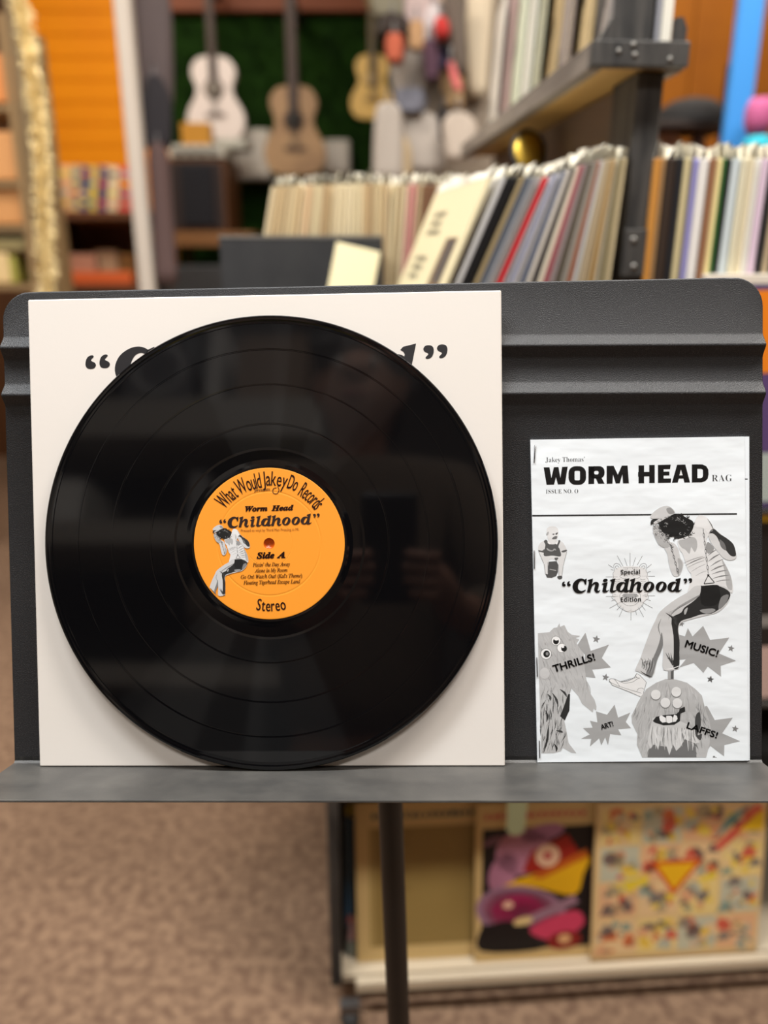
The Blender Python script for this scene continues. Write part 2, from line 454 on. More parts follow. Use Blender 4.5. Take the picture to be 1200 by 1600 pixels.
# ------------------------------------------------------------------ record
RR = 0.1505
rec = empty('vinyl_record', DESK @ Matrix.Translation((0.1605, 0.0005, 0.0092)) @ Matrix.Rotation(math.radians(-1.25), 4, 'X'), 'black twelve inch vinyl record with orange label, propped before white sleeve', 'vinyl record')
RM = frame(rec)
CT = Matrix.Translation((0, RR, 0))
def vinyl(name, rough, aniso):
    m = mat(name, (9, 9, 11), rough, spec=0.5)
    n = m.node_tree.nodes; l = m.node_tree.links; b = n['Principled BSDF']
    if aniso:
        g = n.new('ShaderNodeBsdfAnisotropic'); g.inputs['Color'].default_value = (0.6, 0.58, 0.55, 1)
        g.inputs['Roughness'].default_value = 0.36; g.inputs['Anisotropy'].default_value = 0.9
        t = n.new('ShaderNodeTangent'); t.direction_type = 'RADIAL'; t.axis = 'Z'; l.new(t.outputs[0], g.inputs['Tangent'])
        mx = n.new('ShaderNodeMixShader'); mx.inputs[0].default_value = aniso
        l.new(b.outputs[0], mx.inputs[1]); l.new(g.outputs[0], mx.inputs[2]); l.new(mx.outputs[0], n['Material Output'].inputs['Surface'])
    return m
M_GROOVE = vinyl('grooved_vinyl', 0.055, 0.010)
M_VINYL = vinyl('smooth_vinyl', 0.04, 0)
prof = [(0.0036, -0.0018), (0.0036, -0.0001), (0.0040, 0.0), (0.050, 0.0), (0.0505, 0.00004), (0.0515, 0.00006), (0.0530, -0.00006), (0.0555, -0.0002)]
mi = [1] * 7
prof.append((0.0618, -0.0002)); mi.append(1)
r_prev = 0.0632
for g in (0.079, 0.105, 0.128):
    prof += [(r_prev + 0.0002, -0.00012), (g - 0.0006, -0.00012), (g - 0.0003, -0.000145), (g + 0.0003, -0.000145), (g + 0.0006, -0.00012)]
    mi += [0, 0, 1, 1, 1]; r_prev = g + 0.0006
prof += [(0.1448, -0.00012), (0.1454, -0.00017), (0.1466, -0.00016), (0.1476, -0.00004), (0.1488, 0.0), (0.1499, -0.0003), (RR, -0.0010), (0.1499, -0.0017), (0.1488, -0.002), (0.0036, -0.0018)]
mi += [0, 1, 1, 1, 1, 1, 1, 1, 1, 1]
mb = MB(); mb.lathe(prof, 192, CT, mi, True)
disc = mb.build('disc', [M_GROOVE, M_VINYL], rec)
M_LABEL = mat('orange_paper_label', (250, 158, 46), 0.5, spec=0.4)
mb = MB(); mb.lathe([(0.0037, 0.0), (0.0037, 0.00012), (0.0150, 0.00012), (0.0153, 0.00006), (0.0157, 0.00012), (0.0335, 0.00012), (0.0343, 0.00002), (0.0351, 0.00012), (0.0496, 0.00014), (0.0500, 0.00006), (0.0500, 0.0)], 128, CT @ Matrix.Translation((0, 0, 0.00012)), None, True)
label = mb.build('paper_label', M_LABEL, rec, label='round orange paper label printed in dark brown')
M_HOLE = mat('amber_hole_glow', (196, 84, 12), 0.25, spec=0.6)  # amber colour paints the hole's orange glow and its paper edge
mb = MB(); mb.lathe([(0.00385, 0.00022), (0.0036, 0.0001), (0.0034, -0.0008), (0.0026, -0.0014), (0.0001, -0.0016)], 40, CT)
mb.build('spindle_hole', M_HOLE, rec, label='small spindle hole, its orange glow painted as an amber dish')
M_LINK = print_mat('label_ink', 0.5)
BR = (58, 26, 18)
A = Art(RM, 0.00042)
CX, CY = 421.5, 847.5
def arc_text(A, s, r0, r1, a0, a1, c, L, base=0, down=False, gaps=None, fat=0.14):
    """letters one by one round the label; a in degrees, counter-clockwise from the right; r0 baseline, r1 capital height"""
    ws = []
    for ch in s:
        if ch == ' ': ws.append(0.28); continue
        V, _ = glyphs(ch); ws.append(max(v[0] for v in V) - min(v[0] for v in V) + 0.085)
    tot = sum(ws); pos = 0.0
    for ch, w in zip(s, ws):
        if ch != ' ':
            V, Fs = glyphs(ch); xm = (max(v[0] for v in V) + min(v[0] for v in V)) / 2
            a = math.radians(a0 + (a1 - a0) * (pos + w / 2) / tot)
            arc = abs(math.radians(a1 - a0)) / tot          # radians per glyph unit
            for dx in (-fat, 0, fat):
                pts = []
                for x, y in V:
                    h = y / 0.72 * (r1 - r0); rr = r0 + h
                    off = (x - xm) * arc * ((r0 + r1) / 2) + dx
                    if not down:
                        px = CX + rr * math.cos(a) + off * math.sin(a); py = CY - rr * math.sin(a) + off * math.cos(a)
                    else:
                        px = CX + rr * math.cos(a) - off * math.sin(a); py = CY - rr * math.sin(a) - off * math.cos(a)
                    pts.append((px, py))
                A.raw(pts, Fs, c, L)
        pos += w
arc_text(A, 'What', 86.5, 112, 143, 123.5, BR, 1)
arc_text(A, 'Would', 86.5, 112, 122, 98, BR, 1)
arc_text(A, 'Jakey', 89, 112.5, 97, 73.5, BR, 1)
arc_text(A, 'Do', 89, 112.5, 73, 63.5, BR, 1)
arc_text(A, 'Records', 86, 111, 60, 35.5, BR, 1)
A.stroke([(434, 760), (436, 766), (433, 771), (428, 771), (426, 767), (428, 763), (432, 762)], 1.1, BR, 1)
A.text(math_text(BITAL, 'presents'), 397.0, 768.2, 25, 5.2, BR, 1, 0.07)
A.text(math_text(BITAL, 'Worm'), 383.5, 799.0, 34, 8.2, BR, 1, 0.03, fat=0.5)
A.text(math_text(BITAL, 'Head'), 424.5, 797.8, 34, 8.2, BR, 1, 0.03, fat=0.5)
childhood(A, 342.5, 825.0, 156.5 / 1060.0, (44, 28, 24), 2, -6.5 / 156)
A.text('Pressed to vinyl by Third Man Pressing in MI.', 376.5, 831.0, 91, 4.4, (150, 84, 26), 1, 0.022)
A.text(math_text(BITAL, 'Side'), 401.5, 872.6, 27, 9.5, BR, 1, 0.03, fat=0.6)
A.text(math_text(BITAL, 'A'), 433, 871.6, 12.5, 9.5, BR, 1, 0.03, fat=0.6)
TR = (112, 58, 24)
for s, x0, y0, w in (("Pissin' the Day Away", 395, 885.5, 58), ('Alone in My Room', 398, 894.5, 51), ("Go On! Watch Out! (Kal's Theme)", 376.5, 904.3, 95.5), ('Floating Tigerhead Escape Land', 380.5, 913.3, 88.5)):
    A.text(math_text(ITAL, s), x0, y0, w, 6.0, TR, 1, 0.025, fat=0.12)
arc_text(A, 'Stereo', 107.5, 88.5, 258, 284.5, BR, 1, down=True, fat=0.3)
A.build('label_lettering', M_LINK, rec, label='dark brown label lettering: titles, side, track list')

def swinger(A, T, L, shoes=True, dark=0):
    """printed photograph of a person bent forward on a swing; T maps figure space (pixels of the zine crop) to the sheet"""
    def poly(p, c, l, sm=True): A.poly([T(q) for q in p], c, L + l, sm, 3)
    def st(p, w, c, l): A.stroke([T(q) + ((q[2] if len(q) == 3 else w) * T.k,) for q in p], 1, c, L + l, True, 3)
    W_, LG, MG, DG, BK = 228, 200, 158, 96, 30
    # rear arm and front arm
    poly([(285, 560), (320, 640), (340, 760), (380, 880), (425, 905), (470, 880), (500, 800), (505, 740), (470, 680), (440, 560), (360, 500)], 206, 0)
    poly([(440, 700), (470, 700), (500, 770), (480, 850), (440, 880), (425, 850), (450, 790)], 176, 1)
    # torso
    poly([(440, 480), (530, 420), (640, 300), (640, 260), (690, 185), (760, 210), (820, 290), (870, 350), (800, 430), (780, 500), (870, 580), (950, 670), (1010, 790), (1060, 890), (1085, 1000), (1080, 1100), (1000, 1040), (920, 1010), (740, 1010), (640, 1020), (560, 1090), (590, 960), (600, 880), (560, 820), (500, 640), (470, 600)], 224, 1)
    poly([(450, 490), (520, 470), (600, 440), (660, 470), (670, 560), (640, 620), (600, 560), (580, 640), (530, 590), (480, 560)], 178, 2)
    poly([(800, 500), (870, 580), (800, 640), (770, 560)], 150, 2)
    poly([(960, 700), (1060, 890), (1080, 1060), (1020, 1030), (1000, 900), (980, 800)], 178, 2)
    for (x0, y0, x1, y1, w, c) in ((510, 750, 740, 670, 6, 120), (530, 780, 760, 680, 9, 80), (560, 800, 750, 720, 6, 130), (800, 660, 900, 590, 14, 130), (800, 730, 940, 640, 16, 120), (820, 790, 980, 700, 16, 140), (830, 840, 1000, 770, 18, 130), (840, 880, 1030, 830, 16, 140), (850, 930, 1050, 890, 14, 120), (880, 970, 1060, 945, 12, 140), (600, 850, 770, 760, 6, 160), (650, 900, 780, 840, 6, 170)):
        st([(x0, y0, 2), ((x0 + x1) / 2, (y0 + y1) / 2 - 8, w), (x1, y1, 3)], w, c, 3)
    # raised arm
    poly([(840, 330), (900, 370), (1000, 450), (1090, 520), (1125, 620), (1125, 690), (1060, 715), (980, 690), (900, 600), (840, 520), (800, 420)], 210, 4)
    poly([(805, 400), (860, 345), (940, 410), (1020, 460), (1095, 530), (1125, 640), (1110, 670), (1060, 660), (1000, 590), (940, 520), (900, 440), (850, 400)], 52, 5)
    poly([(930, 470), (990, 520), (1010, 600), (950, 560)], 110, 6)
    poly([(700, 190), (790, 220), (860, 330), (840, 380), (800, 400), (740, 340), (650, 330), (640, 270)], 232, 5)
    st([(790, 230, 3), (830, 290, 10), (855, 345, 8)], 8, 90, 6)
    # hair and cap
    poly([(130, 250), (170, 230), (215, 240), (200, 270), (150, 290), (125, 300)], 46, 5)
    poly([(230, 270), (330, 215), (400, 175), (470, 172), (540, 215), (620, 260), (625, 330), (590, 400), (540, 440), (450, 465), (400, 440), (340, 440), (270, 390), (230, 330)], 30, 6)
    r = random.Random(3)
    for q in range(120):
        a = r.uniform(0, 2 * pi); rad = r.uniform(0.6, 1.16)
        cx = 425 + 195 * rad * math.cos(a); cy = 325 + 135 * rad * math.sin(a)
        if cy < 200 and cx < 380: continue
        s_ = r.uniform(9, 17); st([(cx + s_ * math.cos(t + a), cy + s_ * 0.8 * math.sin(t + a)) for t in (0, 1.2, 2.4, 3.6)], 6, r.choice((20, 28, 40, 28, 96, 150) if rad < .9 else (24, 30, 40, 60)), 7 + (q % 2))
    poly([(150, 330), (210, 300), (270, 380), (330, 460), (360, 540), (300, 570), (220, 530), (170, 430)], 176, 4)
    for q in range(34):
        cx = 160 + r.uniform(0, 240); cy = 330 + (cx - 160) * 0.75 + r.uniform(-55, 75)
        s_ = r.uniform(8, 16); st([(cx + s_ * math.cos(t), cy + s_ * math.sin(t)) for t in (0, 1.3, 2.6, 3.9)], 5, r.choice((40, 70, 120, 220)), 8)
    poly([(120, 200), (170, 140), (240, 95), (310, 78), (370, 100), (410, 160), (330, 205), (240, 262), (180, 290), (160, 270), (230, 225), (150, 230)], 204, 8)
    poly([(310, 110), (360, 100), (405, 160), (350, 175), (320, 150)], 150, 9)
    # trousers
    poly([(640, 1020), (740, 1010), (920, 1010), (1010, 1030), (1060, 1090), (1040, 1190), (980, 1270), (900, 1330), (780, 1360), (640, 1395), (500, 1440), (455, 1500), (462, 1650), (465, 1800), (458, 1960), (440, 1990), (275, 1998), (272, 1800), (262, 1600), (240, 1780), (196, 1900), (141, 2082), (-20, 2020), (-55, 1995), (4, 1862), (40, 1760), (114, 1560), (180, 1420), (238, 1312), (420, 1170), (560, 1090)], 204, 2)
    poly([(700, 1120), (740, 1020), (930, 1020), (1055, 1095), (1030, 1190), (960, 1265), (840, 1340), (720, 1350), (600, 1390), (480, 1430), (445, 1520), (462, 1650), (462, 1800), (456, 1970), (392, 1975), (395, 1800), (392, 1600), (370, 1400), (480, 1330), (520, 1270), (620, 1200)], 44, 3)
    poly([(715, 1030), (730, 1015), (905, 1005), (930, 1050), (940, 1180), (860, 1250), (720, 1230)], 30, 4)
    for (p, c) in (([(520, 1300), (560, 1270), (540, 1340), (520, 1350)], 180), ([(700, 1300), (850, 1280), (880, 1310), (780, 1345)], 150), ([(950, 1150), (1040, 1120), (1000, 1230), (920, 1290)], 130)):
        poly(p, c, 5)
    for q in range(5): st([(700, 1130 - q * 3, 2), (560 - q * 30, 1220 + q * 12, 7), (330, 1330 + q * 20, 2)], 6, 150, 5)
    for q in range(6): st([(300 + q * 22, 1330 + q * 8, 2), (360 + q * 8, 1370 + q * 12, 12), (440, 1400 + q * 18, 3)], 10, 70, 5)
    st([(250, 1400, 2), (215, 1500, 10), (250, 1620, 3)], 10, 120, 5)
    poly([(252, 1560), (268, 1640), (262, 1740), (200, 1890), (141, 2080), (70, 2050), (110, 1950), (180, 1800), (225, 1680)], 126, 4)
    if shoes:
        poly([(0, 2010), (60, 2045), (141, 2084), (70, 2066)], 44, 5)
        for q in range(14): st([(10 + q * 11, 1860 + (q % 4) * 22, 2), (30 + q * 10, 1900 + (q % 3) * 30, 9), (20 + q * 8, 1980 + 5 * q, 2)], 9, (90, 160, 60)[q % 3], 5)
        for q in range(9): st([(300 + q * 10, 1800 + (q % 3) * 30, 2), (340 + q * 6, 1870 + q * 6, 12), (380, 1950, 2)], 10, (60, 140, 40)[q % 3], 5)
        st([(280, 1992, 4), (360, 1988, 10), (458, 1955, 6)], 8, 240, 6)
    # swing chains
    for (x0, y0, x1, y1, n_, l) in ((740, 350, 800, 870, 11, 7), (360, 540, 455, 890, 9, 9)):
        for q in range(n_):
            cx = x0 + (x1 - x0) * (q + .5) / n_; cy = y0 + (y1 - y0) * (q + .5) / n_; ln = math.hypot(x1 - x0, y1 - y0) / n_ * 0.62
            ang = math.atan2(y1 - y0, x1 - x0); e, i = [], []
            wd = 11 if q % 2 else 5
            for t in range(10):
                a = 2 * pi * t / 10
                for lst, kk in ((e, 1.0), (i, 0.55)):
                    ux, uy = ln * math.cos(a) * (kk if kk == 1 else .75), wd * math.sin(a) * kk
                    lst.append(T((cx + ux * math.cos(ang) - uy * math.sin(ang), cy + ux * math.sin(ang) + uy * math.cos(ang))))
            A.ring(e, i, 52, L + l)
    st([(800, 880, 26), (800, 905, 20)], 20, 46, 7)
    for a, b in (((800, 890), (750, 990)), ((800, 890), (872, 975)), ((750, 992), (872, 980))): st([a, b], 9, 46, 7)

class Map:
    def __init__(s, ox, oy, k, clip=0): s.ox, s.oy, s.k, s.clip = ox, oy, k, clip
    def __call__(s, q):
        x, y = s.ox + q[0] * s.k, s.oy + q[1] * s.k
        if s.clip:                       # the label's edge crops the picture
            d = math.hypot(x - CX, y - CY)
            if d > s.clip: x, y = CX + (x - CX) * s.clip / d, CY + (y - CY) * s.clip / d
        return (x, y)
A = Art(RM, 0.00046)
# the figure on the label: same photograph, cropped by the label's edge
swinger(A, Map(325.3, 815.5, 0.0577, 116.8), 2, True)
A.build('swinging_figure_print', M_LINK, rec, label='black and white picture of a person on a swing')

# ------------------------------------------------------------------ zine
zp = onplane(DESK, 840, 1194, -0.0072)
zine = empty('zine', DESK @ Matrix.Translation((zp.x, 0.0004, -0.009)) @ Matrix.Rotation(math.radians(0.44), 4, 'Z'), 'white photocopied zine with bold black heading and cut-out pictures, at right on the stand', 'zine')
ZM = frame(zine)
M_PAPER = mat('copier_paper', (238, 244, 248), 0.5, spec=0.35, bump=(13, 0.35, 0.006), stretch=(0.7, 1.5, 1))
M_PAGE = mat('copier_paper_back', (236, 242, 247), 0.55, spec=0.3)
M_ZINK = print_mat('toner', 0.5, bump=(13, 0.35, 0.006), stretch=(0.7, 1.5, 1))
def zq(px, py, z=0.0021): q = onplane(ZM, px, py, z); return (q.x, q.y)
TLc, TRc, BRc, BLc = zq(829, 687), zq(1171.5, 682), zq(1172.5, 1193.5), zq(840, 1194.5)
yb = 0.0
out = [(BLc[0], yb), (BRc[0], yb), TRc, TLc]
for z0, z1, nm in ((0.0002, 0.0007, 'back_page'), (0.0008, 0.0013, 'inner_page')):
    MB().prism(out, z0, z1).build(nm, M_PAGE, zine)
# cover: its right edge stops short of the pages below it
cr_t, cr_b = zq(1163.5, 682), zq(1170, 1193.5)
mid = zq(1165, 800)
mb = MB(); N = 14
edge = [(cr_b[0], yb), mid, cr_t]
mb.prism([(BLc[0], yb), (cr_b[0], yb), mid, cr_t, TLc], 0.0014, 0.0017)
cover = mb.build('cover', M_PAPER, zine)
A = Art(ZM, 0.00135); A.stroke([(1163.6, 748.6), (1168.2, 748.5)], 1.6, 30, 0); A.build('page_mark', M_ZINK, zine)
ZT = 0.00176
K = 34
def crop(ox, oy, s): return lambda x, y: (ox + x / s, oy + y / s)
# heading
A = Art(ZM, ZT)
c1, c2 = crop(830, 690, 6.667), crop(1000, 690, 6.667)
def P(f, pts): return [f(x, y) for x, y in pts]
INK = (9, 7, 7)
A.poly(P(c1, [(130, 268), (190, 267), (210, 380), (236, 266), (284, 265), (304, 378), (322, 263), (380, 261), (352, 444), (278, 446), (258, 370), (238, 448), (160, 450)]), INK, 0)
def rrect(f, x0, y0, x1, y1, r, n=5, sk=0):
    pts = []
    for cx, cy, a0 in ((x1 - r, y0 + r, -pi / 2), (x1 - r, y1 - r, 0), (x0 + r, y1 - r, pi / 2), (x0 + r, y0 + r, pi)):
        for i in range(n + 1):
            a = a0 + pi / 2 * i / n; pts.append(f(cx + r * math.cos(a), cy + r * math.sin(a) + sk * (cx - x0)))
    return pts
A.ring(rrect(c1, 389, 256, 571, 450, 72), rrect(c1, 452, 304, 508, 403, 12), INK, 0)
# R
A.poly(P(c1, [(596, 258), (656, 257), (656, 440), (596, 442)]), INK, 0)
A.ring(rrect(c1, 600, 256, 764, 384, 54), rrect(c1, 656, 304, 702, 342, 14), INK, 0)
A.poly(P(c1, [(668, 372), (726, 362), (764, 438), (698, 439)]), INK, 0)
A.poly(P(c1, [(786, 253), (858, 252), (902, 345), (944, 250), (1004, 249), (1018, 435), (956, 436), (950, 340), (922, 435), (880, 436), (852, 342), (846, 438), (786, 439)]), INK, 0)
A.poly(P(c1, [(1118, 248), (1176, 247), (1176, 434), (1118, 435)]), INK, 0)
A.poly(P(c2, [(-20, 318), (110, 315), (110, 361), (-20, 364)]), INK, 1); A.poly(P(c2, [(96, 244), (153, 243), (153, 431), (96, 432)]), INK, 0)
A.poly(P(c2, [(187, 243), (320, 240), (313, 286), (246, 287), (246, 313), (306, 312), (306, 352), (246, 353), (246, 384), (324, 383), (321, 428), (187, 431)]), INK, 0)
A.poly(P(c2, [(333, 428), (386, 241), (472, 239), (521, 425), (462, 426), (452, 384), (404, 385), (393, 427)]), INK, 0)
A.poly(P(c2, [(410, 352), (444, 351), (426, 292)]), (234, 236, 236), 1)
o_ = P(c2, [(540, 238), (600, 237), (650, 238), (690, 256), (711, 290), (714, 340), (706, 384), (680, 412), (640, 424), (600, 425), (570, 425), (540, 426)])
i_ = P(c2, [(598, 283), (612, 283), (630, 283), (646, 286), (655, 296), (656, 335), (654, 364), (646, 376), (634, 380), (620, 381), (606, 381), (598, 381)])
A.ring(o_, i_, INK, 0)
A.text(math_text(BOLD, 'Jakey Thomas\u2019'), 852.3, 722.2, 61.5, 8.0, 62, 0, 0.018, off=-0.012)
A.text(math_text(BOLD, 'ISSUE NO. ') + math_text(BOLD, 'O'), 853.0, 771.0, 50.5, 6.6, 52, 0, 0.012, off=-0.011)
A.text(math_text(BOLD, 'RAG'), 1112.3, 752.2, 31.5, 11.0, 70, 0, 0.012, off=-0.013, space=1.1)
A.stroke([(831.5, 805.8), (1151.5, 803.0)], 2.4, 34, 0)
A.build('heading_lettering', M_ZINK, zine, label='heavy black heading with small serif lines and a rule')

# emblem behind the title: line drawing with rays
A = Art(ZM, ZT)
f1 = crop(870, 850, 5.217); G = 120
for x0, y0, x1, y1 in ((492, 95, 540, 182), (552, 115, 574, 180), (597, 72, 597, 180), (642, 110, 620, 180), (698, 96, 655, 172), (420, 168, 460, 195), (772, 165, 735, 195), (400, 268, 495, 268), (690, 262, 800, 262), (400, 427, 500, 427), (700, 422, 800, 422), (430, 524, 515, 476), (490, 538, 525, 500), (508, 595, 545, 512), (605, 622, 605, 518), (650, 578, 640, 530), (708, 595, 662, 512), (780, 522, 690, 472), (722, 540, 690, 500), (440, 205, 462, 214), (765, 222, 740, 232), (445, 465, 480, 452), (765, 462, 728, 450)):
    A.stroke([f1(x0, y0), f1(x1, y1)], 0.55, G, 0, False)
def line(pts, w=0.5, c=G, l=1): A.stroke([f1(*p) for p in pts], w, c, l, True, 3)
A.poly([f1(*p) for p in [(500, 190), (700, 190), (745, 270), (750, 400), (700, 490), (600, 560), (500, 490), (450, 400), (455, 270)]], 230, 0, True)
for sg in (-1, 1):
    X = lambda x: 598 + sg * x
    line([(X(72), 190), (X(90), 165), (X(118), 158), (X(135), 178), (X(128), 215), (X(140), 240), (X(135), 275)])
    line([(X(90), 190), (X(108), 176), (X(122), 190), (X(105), 205)])
    line([(X(135), 275), (X(150), 300), (X(140), 340), (X(155), 370), (X(140), 410), (X(150), 440), (X(112), 470), (X(100), 505), (X(60), 535), (X(30), 550), (X(0), 545)])
    line([(X(20), 262), (X(50), 250), (X(85), 262), (X(60), 280), (X(30), 278)]); line([(X(15), 290), (X(25), 330), (X(20), 370), (X(0), 380)])
    line([(X(20), 400), (X(60), 395), (X(85), 420), (X(70), 470), (X(30), 500), (X(0), 505)]); line([(X(50), 405), (X(44), 440), (X(36), 408)])
    for q in range(9): line([(X(80 + q * 5), 285 + q * 18), (X(104 + q * 4), 292 + q * 17), (X(124 + q), 286 + q * 18)], 0.5)
    for q in range(5): line([(X(20 + q * 14), 196 + q * 3), (X(26 + q * 13), 214 + q * 4), (X(20 + q * 12), 236)], 0.5)
line([(575, 375), (598, 385), (622, 375), (598, 398), (575, 375)])
A.poly([f1(*p) for p in [(545, 405), (650, 405), (668, 425), (640, 440), (556, 440), (530, 425)]], 168, 1)
line([(540, 194), (660, 192)])
A.build('emblem_print', M_ZINK, zine, label='fine grey line drawing of an open-mouthed tiger with rays')
# child on a stool
A = Art(ZM, ZT); f2 = crop(825, 810, 14.55)
def cp(pts, c, l, sm=True): A.poly([f2(*p) for p in pts], c, l, sm)
cp([(250, 600), (380, 510), (730, 510), (850, 640), (880, 740), (880, 800), (800, 1090), (770, 1320), (700, 1320), (690, 1040), (640, 950), (480, 950), (450, 1250), (390, 1270), (350, 1020), (240, 760)], 222, 0)
cp([(360, 520), (420, 490), (500, 580), (620, 580), (690, 500), (735, 515), (690, 640), (720, 700), (745, 860), (560, 845), (365, 850), (380, 690), (395, 600)], 88, 2)
cp([(240, 720), (320, 735), (370, 700), (370, 780), (300, 765), (245, 755)], 96, 2); cp([(760, 745), (870, 710), (880, 745), (800, 775)], 96, 2)
cp([(470, 985), (650, 970), (685, 1050), (680, 1220), (640, 1310), (540, 1350), (430, 1345), (395, 1260), (450, 1270), (455, 1100)], 84, 2, False)
cp([(665, 1320), (765, 1305), (770, 1370), (700, 1385)], 82, 2)
cp([(425, 250), (480, 190), (600, 180), (680, 240), (685, 400), (640, 490), (560, 560), (470, 500), (440, 400)], 228, 1)
cp([(420, 340), (470, 300), (460, 370), (420, 385)], 176, 2); cp([(545, 360), (600, 345), (590, 375)], 92, 2); cp([(625, 340), (680, 320), (665, 360), (635, 375)], 84, 2)
cp([(545, 465), (590, 415), (660, 405), (650, 460), (590, 475)], 110, 2); cp([(600, 900), (690, 895), (640, 960)], 96, 2); cp([(450, 500), (510, 560), (500, 590), (450, 560)], 236, 3); cp([(620, 560), (690, 505), (660, 590)], 236, 3)
A.stroke([f2(425, 680) + (1.6,), f2(480, 725) + (2.4,), f2(560, 735) + (1.6,), f2(600, 700) + (2.0,), f2(635, 725) + (1.0,)], 1, 170, 4)
A.stroke([f2(490, 1155), f2(560, 1170), f2(640, 1185)], 1.2, 170, 4)
for a, b in (((245, 760), (355, 1020)), ((880, 760), (800, 1080)), ((450, 1000), (450, 1240)), ((690, 1050), (700, 1310)), ((800, 1090), (770, 1310)), ((370, 1040), (395, 1260))): A.stroke([f2(*a), f2(*b)], 0.7, 150, 4, False)
A.build('seated_child_print', M_ZINK, zine, label='small grey picture of a child in a vest sitting on a stool')

def star(A, cx, cy, r, c, l, rot=0.0):
    A.poly([(cx + (r if i % 2 == 0 else r * .45) * math.sin(rot + i * pi / 5), cy - (r if i % 2 == 0 else r * .45) * math.cos(rot + i * pi / 5)) for i in range(10)], c, l)
fB = crop(940, 900, 5.4545); fC = crop(830, 960, 6.667); fD = crop(970, 1040, 6.0)
GB = 168
def burst(name, f, pts, stars, lab):
    A = Art(ZM, ZT); A.poly([f(*p) for p in pts], GB, 0)
    for x, y, r in stars: star(A, *f(x, y), r, 132, 0, 0.2)
    return A.build(name, M_ZINK, zine, label=lab)
burst('starburst_print', fB, [(600, 480), (710, 515), (735, 445), (775, 515), (865, 425), (925, 545), (1088, 525), (1000, 660), (1145, 722), (1015, 765), (1018, 858), (905, 770), (868, 825), (785, 740), (660, 780), (720, 708), (600, 720)], [(1103, 617, 5.6), (928, 880, 5.6), (682, 408, 4.6)], 'grey starburst carrying the word music')
burst('starburst_print', fC, [(480, 320), (565, 190), (620, 380), (810, 315), (735, 455), (830, 552), (635, 575), (670, 660), (550, 650), (560, 420)], [(678, 258, 6.3), (775, 655, 6.0)], 'grey starburst carrying the word thrills')
burst('starburst_print', fC, [(675, 1010), (790, 1045), (868, 940), (905, 1075), (1033, 1022), (985, 1120), (1040, 1185), (905, 1195), (938, 1258), (822, 1245), (800, 1360), (770, 1280), (730, 1365), (708, 1290), (612, 1375), (625, 1295), (520, 1295), (610, 1250), (540, 1185), (640, 1180), (612, 1108), (690, 1125)], [], 'grey starburst carrying the word art')
burst('starburst_print', fD, [(790, 380), (808, 378), (880, 510), (1050, 488), (950, 635), (1118, 708), (970, 745), (968, 850), (840, 752), (800, 815), (720, 700)], [(1072, 592, 5.6), (838, 128, 5.6)], 'grey starburst carrying the word laffs')
A = Art(ZM, ZT); A.poly([fD(865, 848), fD(880, 846), fD(885, 858), fD(900, 858), fD(898, 862), fD(862, 862)], 120, 0); A.build('print_fragment', M_ZINK, zine)

# two shaggy puppets
def shaggy(A, f, out, strokes, seed, L, base, tones, ln, w, ang):
    A.poly([f(*p) for p in out], base, L)
    r = random.Random(seed); xs = [p[0] for p in out]; ys = [p[1] for p in out]
    def inside(x, y):
        c = False; j = len(out) - 1
        for i in range(len(out)):
            (xi, yi), (xj, yj) = out[i], out[j]
            if (yi > y) != (yj > y) and x < (xj - xi) * (y - yi) / (yj - yi) + xi: c = not c
            j = i
        return c
    k = 0
    while k < strokes:
        x, y = r.uniform(min(xs), max(xs)), r.uniform(min(ys), max(ys))
        if not inside(x, y): continue
        k += 1; a = ang(x, y) + r.uniform(-.25, .25); l_ = ln * r.uniform(.5, 1.2)
        x2, y2 = x + l_ * math.cos(a), y + l_ * math.sin(a)
        if not inside(x2, y2): continue
        xm, ym = (x + x2) / 2 + r.uniform(-.1, .1) * l_, (y + y2) / 2
        A.stroke([f(x, y) + (w * .2,), f(xm, ym) + (w,), f(x2, y2) + (w * .2,)], 1, tones(x, y, r), L + 1 + k % 2, True, 2)
A = Art(ZM, ZT)
o_ = [(70, 195), (190, 185), (235, 140), (270, 135), (295, 90), (300, 130), (345, 110), (365, 150), (380, 180), (420, 210), (510, 225), (460, 245), (500, 262), (475, 300), (500, 350), (545, 400), (560, 590), (575, 680), (600, 760), (620, 830), (660, 890), (680, 960), (675, 1000), (650, 980), (640, 1020), (605, 990), (530, 930), (490, 850), (420, 770), (400, 830), (395, 1000), (345, 1110), (365, 1200), (390, 1340), (470, 1445), (420, 1440), (330, 1390), (310, 1425), (240, 1445), (105, 1447), (90, 900), (80, 640)]
def tone1(x, y, r):
    if y > 780 and x < 400: return r.choice((40, 60, 96, 130, 170, 200)) if r.random() < .8 else 200
    return r.choice((180, 186, 194, 200, 174))
shaggy(A, fC, o_, 420, 5, 1, 190, tone1, 130, 1.1, lambda x, y: pi / 2 + (-.35 if y < 700 else .15))
A.poly([fC(*p) for p in [(385, 830), (405, 830), (398, 1000), (350, 1105), (300, 1060), (340, 960)]], 44, 4)
for a, b, c_ in (((180, 1150), (130, 1440), 50), ((220, 820), (280, 960), 60), ((150, 1000), (160, 1120), 50), ((300, 780), (370, 860), 56), ((170, 830), (200, 900), 70), ((260, 1210), (330, 1230), 60), ((240, 1350), (260, 1430), 40)):
    A.stroke([fC(*a) + (0.8,), fC((a[0] + b[0]) / 2 + 14, (a[1] + b[1]) / 2) + (3.4,), fC(*b) + (0.8,)], 1, c_, 4, True)
